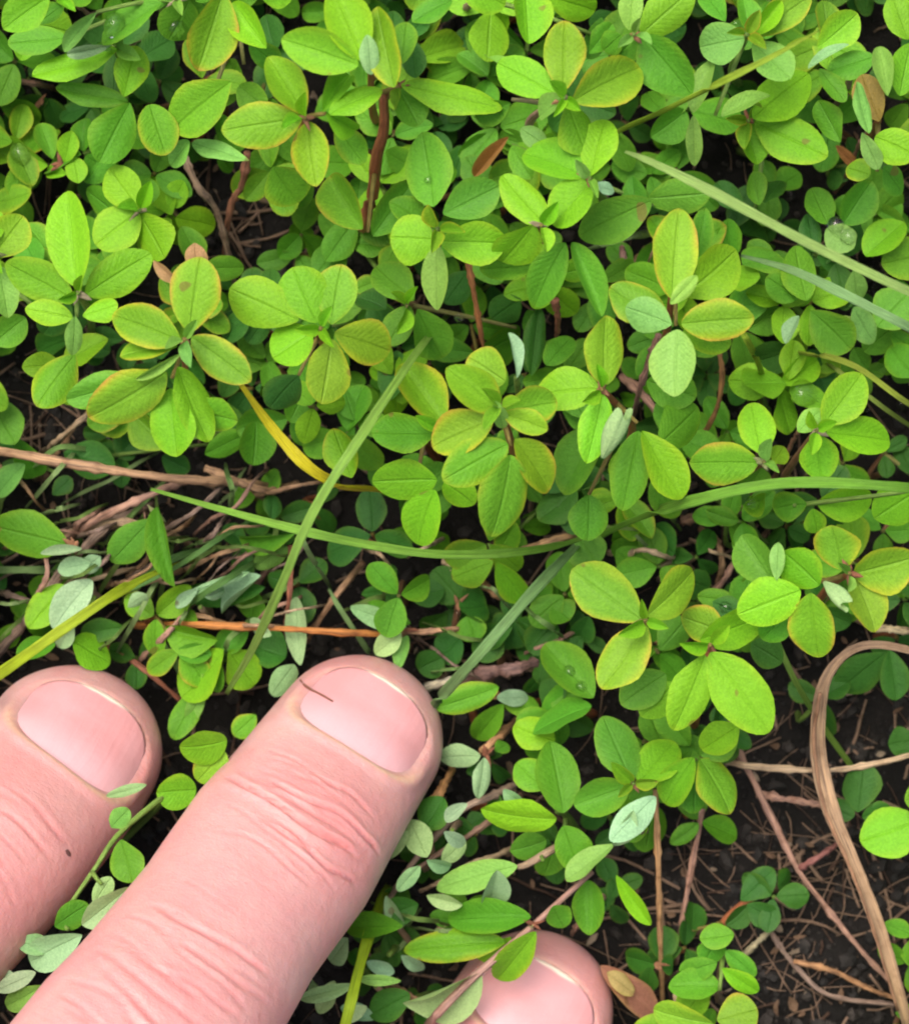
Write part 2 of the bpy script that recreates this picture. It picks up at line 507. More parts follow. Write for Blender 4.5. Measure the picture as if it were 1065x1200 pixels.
def build_hand():
    specs = {}
    # middle finger
    ax = axis_from((475, 791), (0.6, -0.8), [(0, 0, 7.5), (60, 0, 10.2), (140, 2, 15.0), (230, 6, 20.5), (330, 8, 26), (430, 12, 31.5), (520, 14, 36), (700, 6, 43), (900, -10, 50), (1080, -20, 56)])
    hw = [(0, 7.3), (6, 7.7), (11, 8.0), (17, 8.35), (23, 8.85), (32, 8.55), (40, 9.0), (47, 9.5), (60, 9.2), (80, 9.4), (110, 9.5)]
    ht = [(0, 4.9), (8, 5.3), (14, 5.9), (20, 6.6), (28, 6.9), (45, 7.8), (80, 8.5)]
    hb = [(0, 6.0), (10, 6.8), (25, 7.2), (80, 8.5)]
    cr = [(21.2, -0.5, 0.5, 3.1, 0.4, 0.70, 0.2, -1.1, 0.45), (23.2, -0.7, 0.5, 2.7, 1.4, 1.0, 0.25, -0.75, 1.0), (25.0, -0.6, 0.6, 3.3, 2.9, 0.5, 0.22, -1.0, 0.2)]
    cr += crease_set(18.0, 28.5, 20, 0.24, 0.16, -0.5, 0.8) + crease_set(38, 53, 18, 0.30, 0.24, -1.6, 1.1) + crease_set(29, 38, 5, 0.06, 0.22, -0.6, 0.7)
    specs['middle'] = (Loft(ax, hw, ht, hb, 8.0, roll=-0.10), cr, dict(s=8.9, half=5.0, phi=0.90, ph=0.02, lift=1.6), [(22, 0.0, 5, 0.9, 0.35), (16, -0.9, 6, 0.5, 0.3), (46, 0, 8, 1.2, 0.2)])
    # index finger
    ax = axis_from((136, 798), (0.52, -0.854), [(0, 0, 7.0), (60, 0, 9.8), (140, -4, 14.5), (230, -18, 20), (330, -42, 25), (430, -66, 30), (520, -74, 34), (700, -78, 42), (880, -80, 50)])
    hw = [(0, 7.7), (6, 8.1), (11, 8.3), (17, 8.3), (24, 8.5), (40, 8.9), (60, 8.8), (110, 9.5)]
    cr = crease_set(19, 27, 11, 0.20, 0.2, -0.6, 0.7) + crease_set(40, 54, 10, 0.28, 0.4, -0.8, 1.0)
    specs['index'] = (Loft(ax, hw, ht, hb, 8.2, roll=0.04), cr, dict(s=9.0, half=5.1, phi=0.88, ph=-0.02, lift=1.6), [(20, 0.3, 7, 0.8, 0.35), (24, 1.1, 8, 0.5, 0.45), (46, 0, 8, 1.2, 0.2)])
    # ring finger, lower, under the stems
    ax = axis_from((672, 1104), (0.50, -0.866), [(0, 0, 3.2), (60, 0, 4.6), (140, -2, 7.2), (230, -6, 11), (330, -10, 16), (430, -16, 22), (520, -22, 28), (700, -46, 40), (900, -78, 50)])
    hw = [(0, 7.1), (6, 7.5), (11, 7.8), (17, 7.9), (24, 8.1), (40, 8.3), (60, 8.4), (110, 9.0)]
    cr = crease_set(17, 27, 10, 0.24, 0.28, -0.6, 0.9) + crease_set(40, 54, 9, 0.25, 0.4, -0.8, 1.0)
    specs['ring'] = (Loft(ax, hw, ht, hb, 7.6, roll=-0.05), cr, dict(s=8.6, half=4.9, phi=0.90, ph=0.05, lift=1.6), [(18, 0, 7, 1.2, 0.6)])
    # little finger and thumb, beyond the frame
    e_r = Vector(ax[-1])
    n3, d3 = Vector((0.8, -0.6, 0)), Vector((0.6, 0.8, 0))
    e_p = e_r + n3 * 20 - d3 * 10 + Vector((0, 0, -2))
    axp = [tuple(e_p + d3 * t + n3 * o + Vector((0, 0, z))) for t, o, z in [(52, 4, -40), (46, 4, -34), (30, 3, -18), (12, 1, -5), (-8, 0, 2)]]
    hwp = [(0, 5.6), (10, 6.2), (30, 7), (80, 8)]
    specs['little'] = (Loft(axp, hwp, [(0, 4.4), (30, 6), (80, 7)], [(0, 5), (30, 6.4), (80, 7)], 5.5, step=0.8, seg=64), crease_set(15, 22, 5, 0.2, 0.5, -0.5, 0.9), dict(s=7.6, half=4.6, phi=1.0, lift=1.1), [])
    e_i = Vector(specs['index'][0].pts[-1])
    axt = [tuple(e_i + Vector(v)) for v in [(-42, 18, -34), (-41, 12, -28), (-36, -6, -16), (-28, -26, -6), (-16, -48, 4), (4, -62, 10)]]
    specs['thumb'] = (Loft(axt, [(0, 8), (10, 9.5), (30, 9.5), (50, 12), (100, 15)], [(0, 5.5), (20, 7.5), (60, 11), (100, 13)], [(0, 6), (20, 8), (60, 12), (100, 13)], 7.0, roll=0.5, step=0.8, seg=64), crease_set(24, 34, 6, 0.3, 0.5, -0.4, 0.9), dict(s=10.5, half=6.6, phi=0.95, lift=1.1), [])
    # palm and forearm as one loft
    e_m = Vector(specs['middle'][0].pts[-1])
    mid = (e_i + e_m + e_r + e_p) / 4
    axl = [tuple(mid + d3 * t + Vector((0, 0, z))) for t, z in [(12, -4), (0, 0), (-20, 7), (-45, 13), (-75, 20), (-95, 28), (-130, 42), (-190, 66)]]
    palm = Loft(axl, [(0, 36), (14, 41), (40, 41), (70, 34), (95, 27), (130, 27), (230, 36)], [(0, 8), (14, 11), (50, 14), (95, 16), (230, 26)], [(0, 8), (14, 12), (50, 17), (95, 17), (230, 27)], 9.0, roll=-0.05, step=1.2, seg=88)
    root = mesh_obj('hand', finger_mesh('hand', palm, [], None, []))
    tmp = []
    for k, (lf, cr, nl, red) in specs.items():
        o = mesh_obj('tmp', finger_mesh('tmp', lf, cr, nl, red))
        md = root.modifiers.new('u', 'BOOLEAN')
        md.operation = 'UNION'; md.solver = 'EXACT'; md.object = o
        tmp.append(o)
    dg = bpy.context.evaluated_depsgraph_get()
    me = bpy.data.meshes.new_from_object(root.evaluated_get(dg))
    root.modifiers.clear()
    root.data = me
    for o in tmp: bpy.data.objects.remove(o)
    me.polygons.foreach_set('use_smooth', [True] * len(me.polygons))
    bm = bmesh.new(); bm.from_mesh(me)
    cs = [Vector(c) * MM for c in (e_i, e_m, e_r, e_p, e_i + Vector((4, -62, 10)))]
    near = [v for v in bm.verts if any((v.co - c).length < 0.021 for c in cs)]
    for _ in range(14): bmesh.ops.smooth_vert(bm, verts=near, factor=0.5, use_axis_x=True, use_axis_y=True, use_axis_z=True)
    bm.to_mesh(me); bm.free()
    tag(root, 'bare hand reaching down into the plants with fingers spread', 'hand')
    labs = {'middle': 'pink nail of the longest finger with a fibre on it', 'index': 'pink nail of the finger beside the tan straw', 'ring': 'pink nail partly covered by the reddish stem'}
    for k, (lf, cr, nl, red) in specs.items():
        o = mesh_obj('fingernail', nail_mesh('fingernail', lf, nl), root)
        if k in labs: o['label'] = labs[k]
    return specs
HAND = build_hand()

# ------------------------------------------------------------------ leaflets
LEAFLETS = {}
def leaflet_mesh(shape, fold, var):
    """unit leaflet along +Y (length 1), width 1 along X; shape e(llipse) o(bovate) r(ound) t(apered); fold 0..3"""
    key = (shape, fold, var)
    if key in LEAFLETS: return LEAFLETS[key]
    r = random.Random('%s%d%d' % key)
    nu, nv = 6, 13
    p, q, tip = {'e': (1.05, 0.585, 0.0), 'o': (1.27, 0.57, 0.0), 'r': (1.06, 0.50, 0.0), 't': (0.96, 0.68, 0.0)}[shape]
    fk = (0.03, 0.13, 0.30, 0.62)[fold]
    droop = r.uniform(0.03, 0.20) * (1 if r.random() < 0.8 else -0.5)
    cup = r.uniform(-0.34, 0.22)
    asym = r.uniform(-0.06, 0.06)
    bend = r.uniform(-0.05, 0.05)
    twist = r.uniform(-0.3, 0.3)
    wave = r.uniform(0.008, 0.03); wf = r.uniform(7, 12); wp = r.uniform(0, 6)
    verts, faces, uvs = [], [], []
    for j in range(nv):
        v = 0.5 - 0.5 * math.cos(math.pi * j / (nv - 1))
        vv = min(max(v, 0.0), 1.0)
        hw = 0.5 * max(math.sin(math.pi * vv ** p), 0.0) ** q
        hw = max(hw, 0.018 if j == 0 else 0.006)
        for i in range(nu + 1):
            s = -1 + 2 * i / nu
            edge = 1 + 0.03 * math.sin(wf * v + wp + 2 * s) * abs(s)
            x = s * hw * (1 + asym * (1 if s > 0 else -1)) * edge
            a = abs(x)
            z = fk * a + cup * a * a * 2 - droop * v * v + wave * math.sin(wf * v + wp) * a * 2 + twist * x * (v - 0.4)
            z -= 0.010 * math.exp(-(s / 0.16) ** 2) * math.sin(math.pi * v)
            x = x * (1 - 0.30 * fk)
            verts.append((x + bend * v * (1 - v) * 2, v, z))
            uvs.append((i / nu, v))
    for j in range(nv - 1):
        for i in range(nu):
            k = j * (nu + 1) + i
            faces.append((k, k + 1, k + nu + 2, k + nu + 1))
    me = make_mesh('leaflet', verts, faces, M_LEAF)
    uvl = me.uv_layers.new(name='UVMap')
    for lp in me.loops: uvl.data[lp.index].uv = uvs[lp.vertex_index]
    LEAFLETS[key] = me
    return me

PIG = {  # pigment of the blade (linear; 'd' also has shade put into its dark tone), yellowing of the margin
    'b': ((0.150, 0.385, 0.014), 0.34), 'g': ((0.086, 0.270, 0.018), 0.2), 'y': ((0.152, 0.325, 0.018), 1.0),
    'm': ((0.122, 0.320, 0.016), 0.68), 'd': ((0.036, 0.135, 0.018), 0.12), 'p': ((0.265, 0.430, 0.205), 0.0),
    'v': ((0.170, 0.370, 0.065), 0.15), 'n': ((0.190, 0.130, 0.030), 0.6)}
rl = random.Random(5)

def place_leaflet(parent, origin, B, T, wmm, code, roll=None):
    c = code[0]
    fold = 3 if 'f' in code[1:] else (2 if 'k' in code[1:] else rl.choice((0, 1, 1, 2, 2, 2)))
    shape = next((s for s in code[1:] if s in 'eort'), None) or rl.choice('eeooe')
    me = leaflet_mesh(shape, fold, rl.randrange(5))
    o = mesh_obj('leaflet', me, parent)
    y = (T - B); L = y.length
    y.normalize()
    up = Vector((0, 0, 1)); up = (up - y * up.dot(y))
    if up.length < 0.05: up = Vector((0.2, 0.1, 1)) - y * y.dot(Vector((0.2, 0.1, 1)))
    up.normalize()
    r = rl.gauss(0, 0.33) if roll is None else roll
    up = Matrix.Rotation(r, 3, y) @ up
    x = y.cross(up)
    wd = wmm / max(0.6, math.cos(r)) * (1.0 if fold < 3 else 1.12)
    loc = (B - origin) * MM
    o.matrix_basis = Matrix(((x.x * wd * MM, y.x * L * MM, up.x * L * MM, loc.x), (x.y * wd * MM, y.y * L * MM, up.y * L * MM, loc.y), (x.z * wd * MM, y.z * L * MM, up.z * L * MM, loc.z), (0, 0, 0, 1)))
    col, ed = PIG[c]
    j = rl.uniform(0.86, 1.14)
    o.color = (col[0] * j * rl.uniform(0.88, 1.14), col[1] * j * rl.uniform(0.95, 1.05), col[2] * j * rl.uniform(0.8, 1.3), min(1.0, ed * rl.uniform(0.7, 1.25)))
    return o

def tube_obj(name, pts, radii, col, mat, parent, origin, seg=6, flat=1.0, spots=0.4):
    verts, faces = tube_data([(p - origin) * MM for p in pts], [r * MM for r in radii], seg, flat)
    me = make_mesh(name, verts, faces, mat)
    n = len(pts)
    uvl = me.uv_layers.new(name='UVMap')
    for lp in me.loops:
        k = lp.vertex_index
        uvl.data[lp.index].uv = ((k % seg) / seg, (k // seg) * 6.0 / max(n - 1, 1))
    o = mesh_obj(name, me, parent)
    o.color = (*col, spots)
    return o

STEMC = {'r': (0.30, 0.105, 0.045), 'b': (0.22, 0.115, 0.060), 'g': (0.150, 0.26, 0.045), 'p': (0.34, 0.20, 0.16), 'k': (0.28, 0.20, 0.13)}

def add_bud(e, R, N, sc):
    """papery scales at the joint, one mesh"""
    verts, faces = [], []
    for k in range(rl.choice((3, 4, 5))):
        a = rl.uniform(0, 6.28); L = rl.uniform(0.7, 1.7)
        d = Vector((math.cos(a), math.sin(a), rl.uniform(0.1, 0.8))).normalized()
        s = d.cross(Vector((0, 0, 1))).normalized() * rl.uniform(0.16, 0.30); u = s.cross(d) * 0.5
        b = len(verts)
        p0 = N - R - d * 0.2
        for t, w in ((0, 0.5), (0.35, 1.0), (0.7, 0.7), (1.0, 0.08)):
            c = p0 + d * L * t
            for v in (s * w, u * w, -s * w, -u * w): verts.append((c + v) * MM)
        for i in range(3):
            for q in range(4): faces.append((b + i * 4 + q, b + i * 4 + (q + 1) % 4, b + i * 4 + 4 + (q + 1) % 4, b + i * 4 + 4 + q))
        faces.append((b + 12, b + 13, b + 14, b + 15))
    me = make_mesh('bud_scales', verts, faces, M_STEM)
    me.uv_layers.new(name='UVMap')
    o = mesh_obj('bud_scales', me, e)
    o.color = (*rl.choice(((0.34, 0.17, 0.09), (0.30, 0.12, 0.07), (0.30, 0.34, 0.14), (0.42, 0.36, 0.22))), 0.3)

def make_sprig(label, z, root, sc, leaves, group=None, stem_path=None, stem_r=0.42, droop=(-2.8, 1.6), nm='leafy_sprig', cat='plant'):
    """leaves: list of leaves; a leaf is a list of leaflets (bx, by, tx, ty, w, code, dz)"""
    R = P(root[0], root[1], 0.0)
    R.z = ground_z(R.x, R.y) - 0.6
    e = bpy.data.objects.new(nm, None)
    C.objects.link(e)
    e.empty_display_size = 0.002
    e.location = R * MM
    tag(e, label, cat, group)
    nodes = []
    for lf in leaves:
        mx = sum(l[0] for l in lf) / len(lf); my = sum(l[1] for l in lf) / len(lf)
        mz = z + min(l[6] for l in lf) - 0.4
        nodes.append((mx, my, mz))
    top = nodes[0]
    if stem_path:
        pts = [R] + [P(*q) for q in stem_path]
    else:
        T = P(top[0], top[1], top[2] - 0.5)
        mid = R.lerp(T, 0.5) + Vector((rl.uniform(-2, 2), rl.uniform(-2, 2), 1.0))
        pts = [R, mid, T]
    cv = [Vector(p) for p in catmull(pts, 12 if not stem_path else 22)]
    tube_obj('stem', cv, [stem_r * (1.15 - 0.55 * i / len(cv)) for i in range(len(cv))], STEMC[sc], M_STEM, e, R)
    if nm == 'leafy_sprig' and z > 17 and len(leaves[0]) > 1 and max(math.hypot(l[0] - top[0], l[1] - top[1]) for l in leaves[0]) < 30:      # folded young leaflets at the growing tip
        a0 = rl.uniform(0, 6.28); yc = rl.choice(('bf', 'bf', 'vf', 'yf')); yl = []
        for q in range(rl.choice((2, 3, 3))):
            a = a0 + q * 2.2 + rl.uniform(-0.5, 0.5); l2 = rl.uniform(20, 36)
            yl.append((top[0] + 3 * math.cos(a), top[1] + 3 * math.sin(a), top[0] + l2 * math.cos(a), top[1] + l2 * math.sin(a), l2 * rl.uniform(0.45, 0.6), yc + 'u', 1.6))
        leaves = leaves + [yl]; nodes.append((top[0], top[1], z + 1.2))
    if nm == 'leafy_sprig' and len(leaves[0]) > 1 and max(math.hypot(l[0] - top[0], l[1] - top[1]) for l in leaves[0]) < 24: add_bud(e, R, P(top[0], top[1], z + 0.6), sc)
    for lf, nd in zip(leaves, nodes):
        N = P(*nd)
        st = min(cv, key=lambda q: (q - N).length + max(0.0, (q.z - N.z)) * 1.5)
        if (st - N).length < 0.3: st = cv[max(0, len(cv) - 3)]
        md = st.lerp(N, 0.5) + Vector((0, 0, 0.25 * (st - N).length * 0.5))
        pv = [Vector(p) for p in catmull([st, md, N], 6)]
        pc = STEMC['g'] if sc in 'gk' else tuple(0.5 * a + 0.5 * b for a, b in zip(STEMC['g'], STEMC[sc]))
        ps = tube_obj('leaf', pv, [0.26, 0.24, 0.22, 0.2, 0.19, 0.17], pc, M_STEM, e, R, 5)
        for (bx, by, tx, ty, w, code, dz) in lf:
            zb = z + dz
            zt = zb + (rl.uniform(*droop) if 'u' not in code else 1.6)
            B, T = P(bx, by, zb), P(tx, ty, zt)
            place_leaflet(ps, R, B, T, 1.06 * w * (H - (zb + zt) / 2) / F, code)
    return e

def parse(txt, **kw):
    cur = None
    out = []
    for ln in txt.strip().splitlines():
        ln = ln.strip()
        if not ln: continue
        if ln[0] == '@':
            lab, z, root, sc = [t.strip() for t in ln[1:].split(';')][:4]
            z = float(z) + max(0.0, float(z) - 12.0) * 0.75
            cur = [lab, z, tuple(float(t) for t in root.split()), sc, []]
            out.append(cur)
        else:
            leaf = []
            for it in ln.split(';'):
                t = it.split()
                if not t: continue
                leaf.append((float(t[0]), float(t[1]), float(t[2]), float(t[3]), float(t[4]), t[5], float(t[6]) if len(t) > 6 else 0.0))
            cur[4].append(leaf)
    return out

